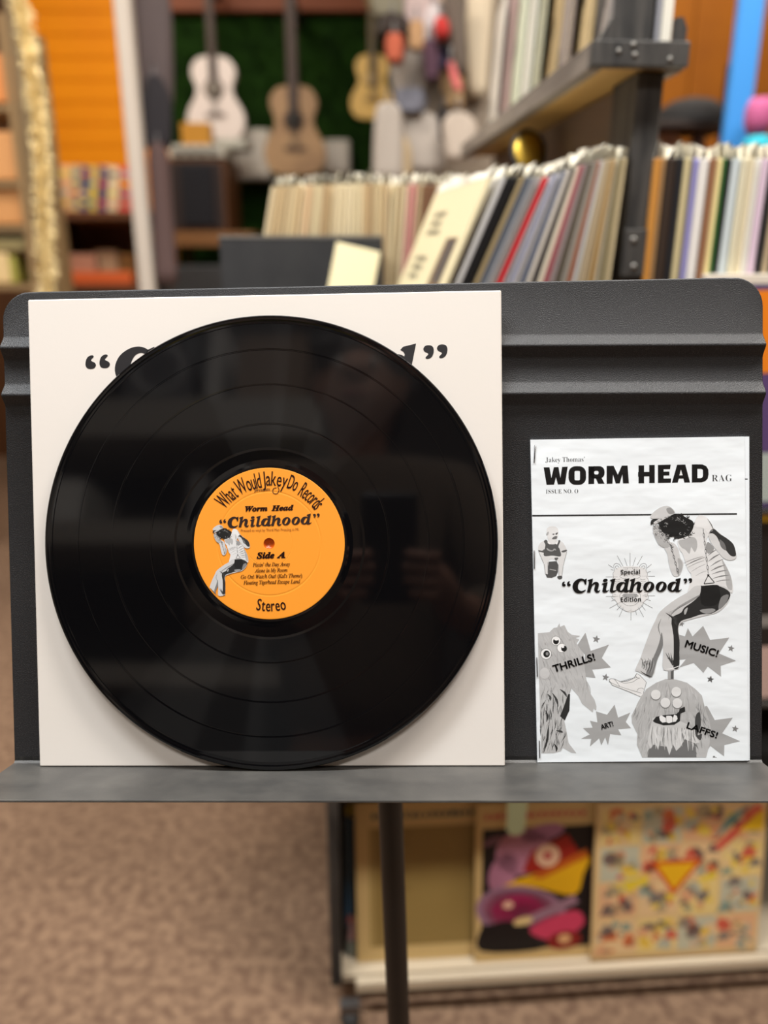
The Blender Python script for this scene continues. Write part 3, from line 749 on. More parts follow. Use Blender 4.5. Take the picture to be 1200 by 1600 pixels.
for cx, cy, r_, px_, py_, pr in ((258, 275, 46, 258, 280, 30), (318, 350, 46, 342, 356, 30), (155, 412, 54, 160, 412, 34)):
    A.ell(*fC(cx, cy), r_ * 1.08 / 6.667, r_ * 1.08 / 6.667, 110, 4); A.ell(*fC(cx, cy), r_ / 6.667, r_ / 6.667, 244, 5); A.ell(*fC(px_, py_), pr / 6.667, pr * 1.05 / 6.667, 30, 6)
A.ell(*fC(262, 258), 22 / 6.667, 14 / 6.667, 244, 7); A.ell(*fC(330, 336), 14 / 6.667, 13 / 6.667, 244, 7); A.ell(*fC(166, 410), 15 / 6.667, 18 / 6.667, 140, 7)
A.ell(*fC(140, 615), 52 / 6.667, 58 / 6.667, 206, 6)
A.build('shaggy_puppet_print', M_ZINK, zine, label='grey picture of a shaggy three-eyed puppet at the left edge')
A = Art(ZM, ZT + 0.00003)
o_ = [(200, 860), (150, 740), (155, 640), (105, 540), (100, 470), (150, 370), (190, 290), (240, 220), (330, 160), (420, 125), (520, 130), (620, 160), (700, 220), (760, 280), (790, 400), (830, 520), (850, 620), (830, 740), (800, 860)]
def tone2(x, y, r):
    if y > 700 and 250 < x < 700: return r.choice((70, 96, 128, 150, 190))
    if x > 700 or x < 180: return r.choice((120, 140, 160, 180))
    return r.choice((176, 184, 194, 204, 168))
shaggy(A, fD, o_, 420, 9, 1, 186, tone2, 120, 1.1, lambda x, y: pi / 2 + (470 - x) * 0.0011)
A.poly([fD(*p) for p in [(260, 790), (300, 740), (420, 760), (560, 700), (640, 640), (700, 730), (710, 860), (250, 860)]], 112, 4)
A.poly([fD(*p) for p in [(700, 480), (740, 440), (750, 560), (720, 650), (760, 640), (745, 700), (700, 640)]], 70, 4, True)
A.poly([fD(*p) for p in [(280, 560), (300, 490), (400, 470), (520, 470), (540, 510), (640, 560), (700, 660), (740, 720), (700, 730), (600, 690), (560, 760), (520, 800), (490, 740), (455, 840), (430, 760), (370, 700), (350, 790), (320, 720), (280, 780), (250, 720)]], 206, 5)
for q in range(46):
    x = 290 + q * 9; y = 570 + (x - 300) * .05; l_ = R.uniform(80, 220)
    A.stroke([fD(x, y) + (0.5,), fD(x + R.uniform(-14, 14), y + l_ * .5) + (1.7,), fD(x + R.uniform(-18, 26) + (x - 470) * .05, y + l_) + (0.3,)], 1, R.choice((226, 214, 190, 160, 130)), 6 + q % 2, True, 2)
A.poly([fD(*p) for p in [(300, 520), (330, 480), (400, 465), (520, 455), (545, 430), (550, 405), (600, 385), (605, 430), (560, 450), (555, 520), (500, 555), (400, 560), (320, 535)]], 40, 8)
A.poly([fD(*p) for p in [(360, 480), (380, 465), (420, 490), (430, 470), (470, 470), (490, 490), (500, 460), (525, 470), (532, 500), (515, 525), (485, 530), (450, 540), (425, 530), (390, 535), (368, 515)]], 240, 9)
for x in (424, 484): A.stroke([fD(x, 478), fD(x + 2, 530)], 0.7, 100, 10, False)
for x, y in ((328, 272), (520, 246), (418, 348), (530, 352)):
    A.ell(*fD(x, y + 6), 49 / 6, 49 / 6, 128, 8); A.ell(*fD(x, y), 46 / 6, 46 / 6, 226, 9)
A.build('shaggy_puppet_print', M_ZINK, zine, label='grey picture of a bearded toothy puppet at the foot of the cover')
# figure on the swing, outlined shoe
A = Art(ZM, ZT + 0.00009)
swinger(A, Map(1000, 780, 1 / 7.5), 1, True)
A.poly([fB(565, 815), fB(615, 800), fB(615, 880), (fB(565, 880))], 168, 2); A.poly([fB(590, 815), fB(615, 800), fB(612, 878), (fB(590, 878))], 90, 3)
A.build('swinging_figure_print', M_ZINK, zine, label='black and white picture of a person on a chain swing')
A = Art(ZM, ZT + 0.00002)
shoe = [(62, 885), (80, 875), (110, 878), (160, 900), (225, 895), (275, 870), (300, 830), (325, 845), (382, 905), (345, 1035), (230, 985), (90, 930)]
A.poly([fB(*p) for p in shoe], 236, 0)
A.stroke([fB(*p) for p in shoe + [shoe[0]]], 0.6, 70, 1, False)
for pts in ([(62, 900), (150, 940), (340, 1000)], [(110, 880), (130, 905), (150, 935), (145, 945)], [(160, 900), (190, 912), (260, 905), (300, 880), (325, 870)], [(300, 985), (315, 960), (345, 955), (358, 965)], [(300, 830), (290, 860), (325, 870)]):
    A.stroke([fB(*p) for p in pts], 0.5, 80, 1)
for q in range(8): A.stroke([fB(168 + q * 17, 905 - q * 5), fB(176 + q * 17, 893 - q * 5), fB(182 + q * 17, 905 - q * 5)], 0.5, 80, 1)
A.build('shoe_drawing', M_ZINK, zine, label='outline drawing of a high laced shoe')
# lettering over the pictures
A = Art(ZM, ZT + 0.00020)
childhood(A, 877.7, 925.8, 1 / 5.217, INK, 0, -0.006)
A.text(math_text(SBOLD, 'Special'), 970, 897.4, 30, 7.0, INK, 0, 0.01)
A.text(math_text(SBOLD, 'Edition'), 970, 940.2, 31.5, 7.0, INK, 0, 0.01)
A.build('title_lettering', M_ZINK, zine, label='black quoted title in fat italic letters across the cover')
for w_, x0, y0, wd, ht, ro, ft in (('MUSIC!', 1070, 1010.5, 52.5, 11.5, -0.31, 0.45), ('THRILLS!', 866, 1050.5, 67, 11.5, 0.29, 0.45), ('ART!', 940, 1140, 19.5, 8.0, 0.30, 0.3), ('LAFFS!', 1072.5, 1137.5, 49.5, 10.0, -0.33, 0.4)):
    A = Art(ZM, ZT + 0.00020); A.text(w_, x0, y0, wd, ht, INK, 0, ro, fat=ft)
    A.build('slogan_lettering', M_ZINK, zine)
for i, (x0, y0, x1, y1) in enumerate(((836.3, 695.5, 834.7, 722.5), (834.8, 860, 834.9, 888), (838.8, 1027.5, 839.6, 1057), (842.8, 1157.5, 843.4, 1184))):
    a = onplane(ZM, x0, y0, 0.0020); b = onplane(ZM, x1, y1, 0.0020)
    rod('staple', [(a.x, a.y, 0.0012), (a.x, a.y, 0.0021), (b.x, b.y, 0.0021), (b.x, b.y, 0.0012)], 0.00035, M_STEEL, zine, 6)
# ------------------------------------------------------------------ record rack behind the stand (its own frame, turned 4.7 degrees)
RK = Matrix.Translation((0.0, 1.095, 0.0)) @ Matrix.Rotation(math.radians(4.0), 4, 'Z')
RKI = RK.inverted()
def rk(px, py, y):
    """point of the rack's plane y = const seen at a pixel, in the rack's frame"""
    o = RKI @ EYE; d = RKI.to_3x3() @ ray(px, py); return o + d * ((y - o.y) / d.y)
DECK = 1.10
rack = empty('record_rack', RK, 'black wooden record rack on casters with an upper shelf on a post', 'record rack')
block('deck', (-0.36, 0.0, DECK - 0.022), (1.0, 0.86, DECK), M_DARKBOX, rack, 0.002)
block('side_panel', (-0.094, 0.0, 0.060), (-0.074, 0.62, DECK - 0.0222), M_BLACKWOOD, rack, 0.002)
block('side_panel', (0.98, 0.0, 0.055), (1.0, 0.62, DECK - 0.0222), M_BLACKWOOD, rack, 0.002)
block('back_panel', (-0.0738, 0.60, 0.06), (0.9798, 0.615, DECK - 0.0222), M_BLACKWOOD, rack)
block('lower_shelf', (-0.0738, 0.012, 0.058), (0.9798, 0.599, 0.072), M_CREAM, rack)
block('shelf_lip', (-0.050, -0.016, 0.060), (1.0, -0.0005, 0.083), M_CREAM, rack, 0.002)
block('middle_shelf', (-0.0738, 0.012, 0.448), (0.9798, 0.599, 0.460), M_BLACKWOOD, rack)
block('middle_shelf', (-0.0738, 0.03, 0.770), (0.9798, 0.599, 0.782), M_BLACKWOOD, rack)
for x, y in ((-0.062, -0.03), (0.95, 0.02), (-0.045, 0.57), (0.95, 0.57)):
    w = MB(); w.lathe([(0.006, -0.011), (0.018, -0.013), (0.021, -0.008), (0.021, 0.008), (0.018, 0.013), (0.006, 0.011)], 24, Matrix.Translation((x, y, 0.0212)) @ Matrix.Rotation(pi / 2, 4, 'Y'))
    w = w.build('caster', M_RUBBER, rack)
    block('caster_fork', (x - 0.017, y - 0.010, 0.022), (x + 0.017, y + 0.010, 0.0578), M_STEEL, w)
# post, bracket and upper shelf
pr = rk(1013, 150, 0.015); PX = pr.x
zs_lo, zs_hi = rk(1000, 105, -0.012).z, rk(1000, 64, -0.012).z
block('post', (PX - 0.017, 0.012, DECK), (PX + 0.018, 0.105, zs_lo + 0.0), M_BLACKWOOD, rack, 0.002)
block('post', (rk(957, 30, 0.02).x, 0.012, zs_hi), (rk(1018, 30, 0.02).x, 0.09, zs_hi + 0.36), M_BLACKWOOD, rack, 0.002)
b0, b1 = rk(974, 358, 0.009), rk(1003, 432, 0.009)
bk = block('bracket', (b0.x, 0.004, b1.z), (b1.x, 0.0115, b0.z), M_BLACKWOOD, rack, 0.001, label='small painted bracket with two screws at the foot of the post')
for py in (375, 417):
    q = rk(991, py, 0.003)
    MB().lathe([(0.0001, 0.0026), (0.003, 0.0022), (0.0045, 0.0)], 14, Matrix.Translation((q.x, 0.004, q.z)) @ Matrix.Rotation(pi / 2, 4, 'X')).build('screw', M_SCREW, bk)
eL, eR = rk(924, 90, -0.012).x, rk(1075, 90, -0.012).x
eb = block('end_board', (eL, -0.016, zs_lo), (eR, 0.0, zs_hi), M_BLACKWOOD, rack, 0.0015)
for px, py in ((967, 80), (992, 86), (1047, 93), (990, 70)):
    q = rk(px, py, -0.016)
    MB().lathe([(0.0001, 0.0016), (0.0028, 0.0012), (0.0035, 0.0)], 12, Matrix.Translation((q.x, -0.0161, q.z)) @ Matrix.Rotation(pi / 2, 4, 'X')).build('screw', M_SCREW, eb)
SL = 0.98
block('shelf_bottom', (eL + 0.018, 0.0005, zs_lo + 0.002), (eR - 0.018, SL, zs_lo + 0.014), M_PLY, rack, label='raw plywood underside of the upper shelf')
block('shelf_side', (eL, 0.0005, zs_lo - 0.002), (eL + 0.0175, SL, zs_hi), M_WEATHER, rack, 0.0015)
block('shelf_side', (eR - 0.0175, 0.0005, zs_lo - 0.002), (eR, SL, zs_hi), M_WEATHER, rack, 0.0015)
for a, b in ((937, 963), (1056, 1073)):
    xa, xb = rk(a, 45, -0.012).x, rk(b, 45, -0.012).x; z2 = rk(a, 27, -0.012).z
    MB().prism([(xa, zs_hi), (xb, zs_hi), (xb, z2 - (0.012 if a > 1000 else 0.0)), (xb - 0.006, z2), (xa + (0.006 if a < 1000 else 0.0), z2 - (0.014 if a < 1000 else 0))], 0.0, 0.014, Matrix.Translation((0, 0.0, 0)) @ Matrix.Rotation(pi / 2, 4, 'X')).build('end_upright', M_BLACKWOOD, rack)
block('divider_panel', (PX - 0.008, 0.106, DECK + 0.02), (PX + 0.008, SL, zs_lo - 0.003), M_BROWNPANEL, rack, label='dark brown divider below the upper shelf')
block('shelf_divider', (PX - 0.004, 0.095, zs_hi - 0.026), (PX + 0.012, SL, zs_hi + 0.34), M_BLACKWOOD, rack)
block('deck_support', (-0.30, 0.25, DECK - 0.10), (-0.0945, 0.29, DECK - 0.0222), M_BLACKWOOD, rack)
block('post_foot', (PX - 0.008, SL - 0.04, DECK), (PX + 0.008, SL, DECK + 0.0199), M_BLACKWOOD, rack)

ORD = ['first', 'second', 'third', 'fourth', 'fifth', 'sixth', 'seventh', 'eighth', 'ninth', 'tenth', 'eleventh', 'twelfth', 'thirteenth', 'fourteenth', 'fifteenth', 'sixteenth', 'seventeenth', 'eighteenth', 'nineteenth', 'twentieth', 'twenty-first', 'twenty-second', 'twenty-third', 'twenty-fourth', 'twenty-fifth', 'twenty-sixth', 'twenty-seventh', 'twenty-eighth', 'twenty-ninth', 'thirtieth', 'thirty-first', 'thirty-second', 'thirty-third', 'thirty-fourth', 'thirty-fifth', 'thirty-sixth', 'thirty-seventh', 'thirty-eighth', 'thirty-ninth', 'fortieth', 'forty-first', 'forty-second', 'forty-third', 'forty-fourth', 'forty-fifth', 'forty-sixth', 'forty-seventh', 'forty-eighth']
LPW, LPH = 0.312, 0.315
def lp(x, y, z, lean, t, c, label, group, yaw=0.0, h=LPH, w=LPW, plastic=True, M0=RK, name='record_sleeve', cat='record sleeve', rough=0.45):
    """a record in its sleeve standing on its edge: x is the lower left corner, lean tips the top to the right"""
    o = MB().box((0, 0, 0), (t, w, h), None, min(0.0007, t * .3)).build(name, flat(c, rough))
    o.matrix_world = M0 @ Matrix.Translation((x, y, z + t * math.sin(max(lean, 0)) + 0.0002)) @ Matrix.Rotation(yaw, 4, 'Z') @ Matrix.Rotation(lean, 4, 'Y')
    tag(o, label, cat, group)
    if plastic:                                  # crinkled open end of the clear outer sleeve
        m = MB(); n = 9; vs = []
        for i in range(n):
            yy = 0.004 + (w - 0.008) * i / (n - 1); j = R.uniform(-0.0035, 0.0035); hh = R.uniform(0.008, 0.022)
            vs += [(t * .05, yy, h + 0.0005), (t * .5 + j - 0.0015, yy, h + hh), (t * .5 + j + 0.0015, yy, h + hh), (t * .95, yy, h + 0.0005)]
        fs = [(4 * i + k, 4 * i + k + 1, 4 * i + k + 5, 4 * i + k + 4) for i in range(n - 1) for k in range(3)]
        m.add(vs, fs).build('plastic_outer', M_PLASTIC, o)
    return o
LEFTFACE = lambda h=LPW: Matrix(((0, 0, -1, -0.0004), (-1, 0, 0, h), (0, 1, 0, 0), (0, 0, 0, 1)))
def cover_art(parent, A, m=None, face=None, name='cover_print', **kw):
    o = A.build(name, m or M_COVER, parent, **kw); o.matrix_parent_inverse = Matrix(); o.matrix_basis = face if face else Matrix(); return o
M_COVER = print_mat('cover_ink', 0.4)

# front row, leaning
q = rk(699, 437, 0.0)
first = lp(q.x - (q.z - DECK) * math.tan(math.radians(23.0)), 0.0, DECK, math.radians(23.0), 0.006, (222, 210, 172), 'cream record cover with dark lettering and an orange picture, first in the leaning front row', 'leaning front row of records', math.radians(5.2))
A = Art(local=True)
for y0, w_, x0 in ((0.270, 0.08, 0.07), (0.256, 0.07, 0.07), (0.242, 0.09, 0.065), (0.200, 0.08, 0.06), (0.186, 0.075, 0.06), (0.172, 0.065, 0.06)):
    for q in range(6): A.poly([(x0 + w_ * q / 6, y0), (x0 + w_ * (q + .7) / 6, y0), (x0 + w_ * (q + .7) / 6, y0 + 0.008), (x0 + w_ * q / 6, y0 + 0.008)], (92, 86, 72), 0)
A.poly([(0.02, 0.0), (0.30, 0.0), (0.30, 0.035), (0.02, 0.05)], (176, 128, 74), 0)
A.poly([(0.20, 0.01), (0.285, 0.01), (0.285, 0.235), (0.22, 0.235)], (112, 84, 60), 1)
A.poly([(0.215, 0.015), (0.28, 0.015), (0.275, 0.12), (0.225, 0.13)], (198, 132, 52), 2)
A.poly([(0.235, 0.17), (0.28, 0.17), (0.28, 0.232), (0.235, 0.232)], (70, 66, 70), 2)
cover_art(first, A, face=LEFTFACE())
FRONT = [('silver grey', (186, 184, 182)), ('black', (22, 22, 24)), ('black and thin', (28, 27, 28)), ('olive tan', (152, 134, 98)), ('slate grey', (92, 98, 108)), ('mid grey', (146, 146, 148)), ('pale grey', (188, 184, 180)), ('bright red', (206, 40, 48)), ('light grey', (194, 190, 192)), ('lavender grey', (156, 158, 174)), ('off-white', (212, 208, 204)), ('slate blue', (104, 110, 126)), ('chalky white', (206, 198, 186)), ('charcoal', (58, 55, 56)), ('cream', (216, 206, 184)), ('rose red', (152, 82, 88)), ('mauve grey', (152, 138, 136)), ('dark olive', (84, 76, 64)), ('stone grey', (142, 136, 126)), ('rust brown', (150, 92, 66)), ('silvery white', (192, 192, 190)), ('sand', (178, 162, 134)), ('fawn', (172, 152, 118)), ('ochre', (170, 138, 88)), ('ivory', (208, 198, 172)), ('khaki', (142, 130, 98)), ('pale straw', (204, 188, 150))]
nF = len(FRONT)
for i, (nm, c) in enumerate(FRONT):
    s_ = (i + 1) / nF
    lean = math.radians(23 if s_ < .3 else 23 - 19.5 * (s_ - .3) / .7)
    q = rk(708 + (948 - 708) * s_ ** 0.97, 437, 0.0)
    lp(q.x - (q.z - DECK) * math.tan(lean), R.uniform(0, 0.008), DECK, lean, R.uniform(0.0048, 0.0068), c, '%s record sleeve leaning in the front row, %s from its left end' % (nm, ORD[i + 1]), 'leaning front row of records')
# right row, upright
RIGHT = [('orange brown', (196, 136, 62), 12), ('tan', (178, 140, 96), 6), ('dark brown', (52, 40, 32), 14), ('black', (32, 32, 36), 11), ('straw', (206, 192, 148), 9), ('grey olive', (140, 134, 110), 6), ('lavender blue', (150, 146, 206), 10), ('white', (232, 228, 222), 16), ('brown', (150, 106, 76), 9), ('pale yellow', (238, 220, 158), 9), ('green', (44, 104, 44), 7), ('black with green edge', (28, 34, 28), 8), ('pale blue grey', (200, 210, 212), 14), ('cream', (226, 218, 190), 9), ('warm cream', (222, 210, 178), 10), ('chalk white', (234, 232, 224), 12), ('lilac', (222, 198, 216), 12), ('near black', (40, 38, 38), 10), ('beige and worn', (190, 170, 138), 8), ('sooty', (56, 54, 54), 12), ('light stone', (196, 188, 176), 9), ('deep red', (130, 40, 40), 8), ('navy', (40, 48, 78), 9), ('buff', (208, 190, 150), 9)]
px = 1005.0
for i, (nm, c, w) in enumerate(RIGHT):
    q = rk(px, 430, 0.0); q2 = rk(px + w, 430, 0.0)
    lp(q.x, R.uniform(0, 0.006), DECK, math.radians(0.6), (q2.x - q.x) * 0.86, c, '%s record spine standing in the right row, %s from the post' % (nm, ORD[i]), 'upright right row of records')
    px += w
# back row, in the dark crate
BACKC = [('cream', (226, 208, 170)), ('tan', (206, 178, 134)), ('peach', (222, 186, 144)), ('buff', (214, 192, 150)), ('sand', (196, 172, 132)), ('pale brown', (184, 152, 112)), ('straw', (216, 198, 158)), ('biscuit', (206, 184, 146))]
px = 412.0; i = 0
while px < 770:
    w = R.uniform(6.2, 8.4); nm, c = BACKC[R.randrange(len(BACKC))]
    if 632 < px < 642: nm, c = 'salmon pink', (214, 150, 140)
    if 650 < px < 672: nm, c = 'brown', (140, 100, 72)
    if px > 690: nm, c = (('cream', (236, 222, 186)), ('ivory', (232, 224, 200)))[i % 2]
    s_ = (px - 412) / 360; lean = math.radians(11 * max(0, 1 - s_ * 2.2) + (3 if s_ > .55 else 0) + 1.0)
    q = rk(px, 366, 0.43); q2 = rk(px + w, 366, 0.43)
    t = (q2.x - q.x) * 0.80
    if i < len(ORD): lp(q.x - (q.z - DECK) * math.tan(lean), 0.43 + R.uniform(0, 0.012), DECK, lean, t, c, '%s record sleeve in the far row, %s from its left end' % (nm, ORD[i]), 'far row of records', plastic=True)
    px += w; i += 1
# dark crate round the left end of the far row
c0, c1, c2 = rk(342, 372, 0.405), rk(598, 372, 0.405), rk(342, 374, 0.405)
crate = empty('record_crate', RK @ Matrix.Translation((c0.x, 0.405, DECK)), 'dark wooden crate front holding the left end of the far record row', 'crate')
cw = c1.x - c0.x; chh = c0.z - DECK
block('front_board', (0, 0, 0.0002), (cw, 0.012, chh), M_DARKBOX, crate, 0.001)
block('end_board', (0, 0.0122, 0.0002), (0.012, 0.35, chh), M_DARKBOX, crate, 0.001)
block('top_trim', (0, -0.001, chh + 0.0002), (cw, 0.013, chh + 0.0045), mat('grey_trim', (120, 116, 110), 0.6), crate)
# small cream sleeve leaning on the crate front
q = rk(514, 440, 0.30)
sg = empty('single_sleeve', RK @ Matrix.Translation((rk(516, 440, 0.31).x - 0.036, 0.312, DECK + 0.0015)) @ Matrix.Rotation(math.radians(3), 4, 'Z') @ Matrix.Rotation(math.radians(-12), 4, 'X') @ Matrix.Rotation(math.radians(13), 4, 'Y'), 'small cream card sleeve propped against the dark crate front', 'record sleeve')
block('card', (0, 0, 0), (0.078, 0.004, 0.226), mat('cream_card', (238, 226, 184), 0.5), sg, 0.001)
A = Art(local=True, z=0.0004); A.poly([(0.045, 0.004), (0.07, 0.004), (0.074, 0.07), (0.05, 0.12)], (226, 200, 140), 0)
A.poly([(0.002, 0.0), (0.076, 0.0), (0.076, 0.008), (0.002, 0.008)], (196, 160, 110), 1)
cover_art(sg, A, face=Matrix(((1, 0, 0, 0), (0, 0, -1, 0), (0, 1, 0, 0), (0, 0, 0, 1))))
# gold disc behind the front row
q = rk(826, 236, 0.42)
gd = empty('gold_disc', RK @ Matrix.Translation((q.x, 0.42, DECK)), 'gold disc with dark rim standing behind the leaning front row', 'gold disc')
zc = q.z - DECK
MB().lathe([(0.0001, 0.004), (0.008, 0.004), (0.03, 0.0015), (0.031, 0.001)], 40, Matrix.Translation((0, 0, zc)) @ Matrix.Rotation(math.radians(72), 4, 'X') @ Matrix.Scale(0.8, 4, (1, 0, 0))).build('disc', mat('gold_metal', (196, 160, 60), 0.35, metal=0.8), gd)
MB().lathe([(0.031, 0.001), (0.040, -0.001), (0.040, -0.004), (0.0001, -0.004)], 40, Matrix.Translation((0, 0, zc)) @ Matrix.Rotation(math.radians(72), 4, 'X') @ Matrix.Scale(0.8, 4, (1, 0, 0))).build('rim', M_RUBBER, gd)
block('stand', (-0.012, 0.0, 0), (0.012, 0.012, zc - 0.03), M_BLACKWOOD, gd)
# covers on the upper shelf, left side
SHC = [('grey photographic', (150, 142, 136)), ('tan edged', (202, 178, 132)), ('mauve grey', (146, 136, 132)), ('warm tan', (196, 170, 124)), ('grey green', (176, 178, 156)), ('white', (226, 222, 212)), ('pale mint', (206, 208, 184)), ('rose and white', (190, 160, 158)), ('white topped', (220, 214, 202))]
for i, (nm, c) in enumerate(SHC):
    o = lp(eL + 0.024 + 0.004 * (i % 2), 0.02 + 0.088 * i, zs_lo + 0.0145, math.radians(3.5), 0.006 if i % 3 else 0.012, c, '%s cover standing on the upper shelf, %s from the shelf end' % (nm, ORD[i]), 'covers along the upper shelf', yaw=math.radians(-9 + (i % 3)), w=0.20, h=0.27, plastic=False)
    A = Art(local=True)
    r2 = random.Random(40 + i)
    for k in range(12):
        x_, y_ = r2.uniform(0.01, 0.17), r2.uniform(0.01, 0.23); s_ = r2.uniform(0.01, 0.035)
        kk = r2.uniform(.6, 1.25); A.ell(x_, y_, s_ * .7, s_, tuple(min(255, int(v * kk)) for v in c), k % 3, r2.uniform(0, 3))
    if i: A.poly([(0.194, 0.0), (0.2, 0.0), (0.2, 0.27), (0.194, 0.27)], (214, 196, 156), 4)
    cover_art(o, A, face=LEFTFACE(0.20))
q = rk(1030, 60, 0.02)
for i, (a, b, c, nm) in enumerate(((1024, 1032, (150, 150, 156), 'grey'), (1033, 1050, (232, 228, 214), 'white'))):
    xa, xb = rk(a, 50, 0.012).x, rk(b, 50, 0.012).x
    lp(max(xa, 0), 0.012, zs_lo + 0.0145, 0.0, xb - xa - 0.0005, c, '%s record edge on the upper shelf just right of the post' % nm, 'records right of the post', h=0.31, plastic=False)

# covers facing out on the lower shelf
def facing(x, y, z, c, label, w=0.312, h=0.312, back=8.0, group='covers facing out on the rack', t=0.004, turn=0.0):
    r_ = empty('album_cover', RK @ Matrix.Translation((x, y, z + 0.0008)) @ Matrix.Rotation(turn, 4, 'Y') @ Matrix.Rotation(math.radians(-back), 4, 'X'), label, 'album cover', group)
    block('card', (0, 0, 0), (w, t, h), flat(c, 0.45), r_, 0.0008); return r_
FACE = Matrix(((1, 0, 0, 0), (0, 0, -1, -0.0003), (0, 1, 0, 0), (0, 0, 0, 1)))
r3 = random.Random(11)
def dashes(A, x0, x1, y, h, c, L, n=14):
    x = x0
    for k in range(n):
        w = (x1 - x0) / n * r3.uniform(.5, .85); A.poly([(x, y), (x + w, y), (x + w, y + h * r3.uniform(.7, 1)), (x, y + h * r3.uniform(.7, 1))], c, L); x += (x1 - x0) / n
zl = 0.0725
xb = rk(540, 1400, 0.03).x
a0 = facing(xb - 0.002, 0.052, zl, (26, 28, 32), 'dark blue cover with yellow spot, behind the gold cover at the rack end', back=10)
A = Art(local=True)
A.poly([(0.002, 0.06), (0.03, 0.06), (0.03, 0.27), (0.004, 0.27)], (36, 78, 104), 0); A.ell(0.018, 0.285, 0.014, 0.014, (186, 160, 20), 1)
A.poly([(0.004, 0.004), (0.03, 0.004), (0.03, 0.03), (0.005, 0.03)], (150, 156, 146), 1); A.poly([(0.005, 0.032), (0.03, 0.03), (0.03, 0.075), (0.012, 0.08)], (206, 160, 160), 1); A.poly([(0.002, 0.07), (0.014, 0.062), (0.012, 0.085)], (176, 84, 60), 2)
cover_art(a0, A, face=FACE)
xg = rk(557, 1400, 0.03).x
a1 = facing(xg, 0.036, zl, (214, 182, 122), 'khaki cover with tan border on the low shelf behind the stand pole', back=9)
A = Art(local=True)
A.poly([(0.024, 0.03), (0.218, 0.03), (0.218, 0.262), (0.024, 0.262)], (150, 124, 70), 0)
A.poly([(0.024, 0.03), (0.034, 0.03), (0.034, 0.262), (0.024, 0.262)], (176, 148, 90), 1)
dashes(A, 0.03, 0.215, 0.279, 0.012, (62, 84, 82), 1, 16)
A.poly([(0.238, 0.0), (0.245, 0.0), (0.245, 0.312), (0.238, 0.312)], (196, 160, 96), 1)
for k in range(7): A.ell(0.075 + r3.uniform(-.012, .02), 0.25 - k * 0.018, 0.006, 0.004, (136, 110, 60), 2)
cover_art(a1, A, face=FACE)
xk = rk(748, 1400, 0.012).x
a2 = facing(xk, 0.022, zl, (212, 178, 118), 'tan cover with black picture of pink and yellow shapes on the low shelf', back=8.5)
A = Art(local=True); cw_ = 0.228
A.poly([(0.012, 0.022), (0.216, 0.022), (0.216, 0.262), (0.012, 0.262)], (20, 14, 16), 0)
dashes(A, 0.016, 0.20, 0.280, 0.012, (196, 84, 80), 1, 15)
A.ell(0.085, 0.215, 0.05, 0.045, (176, 116, 136), 1, .3); A.ell(0.12, 0.250, 0.04, 0.016, (166, 110, 140), 1, .2); A.ell(0.05, 0.175, 0.025, 0.04, (172, 112, 134), 1, -.3)
A.ell(0.03, 0.238, 0.02, 0.007, (120, 80, 96), 2, .4)
A.poly([(0.085, 0.175), (0.16, 0.165), (0.19, 0.205), (0.165, 0.245), (0.10, 0.215)], (158, 34, 24), 2)
A.ell(0.13, 0.205, 0.022, 0.022, (226, 184, 150), 3); A.ell(0.13, 0.205, 0.008, 0.008, (190, 70, 70), 4)
A.poly([(0.012, 0.115), (0.06, 0.155), (0.14, 0.18), (0.205, 0.20), (0.196, 0.165), (0.18, 0.125), (0.10, 0.145), (0.05, 0.13)], (222, 166, 20), 3, True)
A.poly([(0.10, 0.165), (0.20, 0.215), (0.205, 0.20), (0.12, 0.16)], (190, 92, 24), 4)
for rr, c_ in ((0.085, (150, 110, 130)), (0.072, (170, 96, 120)), (0.058, (190, 40, 96)), (0.042, (204, 70, 96)), (0.022, (150, 90, 110))):
    A.ell(0.085, 0.095, rr, rr * .62, c_, 5, -.25)
A.poly([(0.012, 0.022), (0.13, 0.022), (0.10, 0.065), (0.06, 0.08), (0.03, 0.075), (0.012, 0.07)], (20, 14, 16), 6, True)
A.poly([(0.10, 0.06), (0.18, 0.095), (0.20, 0.065), (0.15, 0.035)], (200, 60, 90), 7, True); A.poly([(0.09, 0.085), (0.18, 0.125), (0.19, 0.11), (0.10, 0.07)], (150, 112, 126), 8)
A.ell(0.088, 0.078, 0.018, 0.008, (222, 190, 130), 9, .2); A.ell(0.06, 0.112, 0.010, 0.007, (228, 180, 150), 9); A.ell(0.165, 0.035, 0.032, 0.018, (130, 24, 22), 9, .1); A.ell(0.165, 0.038, 0.012, 0.010, (214, 160, 110), 10)
cover_art(a2, A, face=FACE)
xc = rk(937, 1400, 0.0).x
a3 = facing(xc, 0.010, zl, (222, 188, 132), 'cream cover crowded with small bright drawings on the low shelf at right', back=8, t=0.006)
A = Art(local=True)
pal = [(226, 186, 40), (206, 84, 40), (160, 176, 168), (84, 88, 96), (222, 160, 120), (200, 60, 50), (232, 204, 60), (150, 140, 110), (226, 196, 150), (96, 140, 140), (70, 60, 70)]
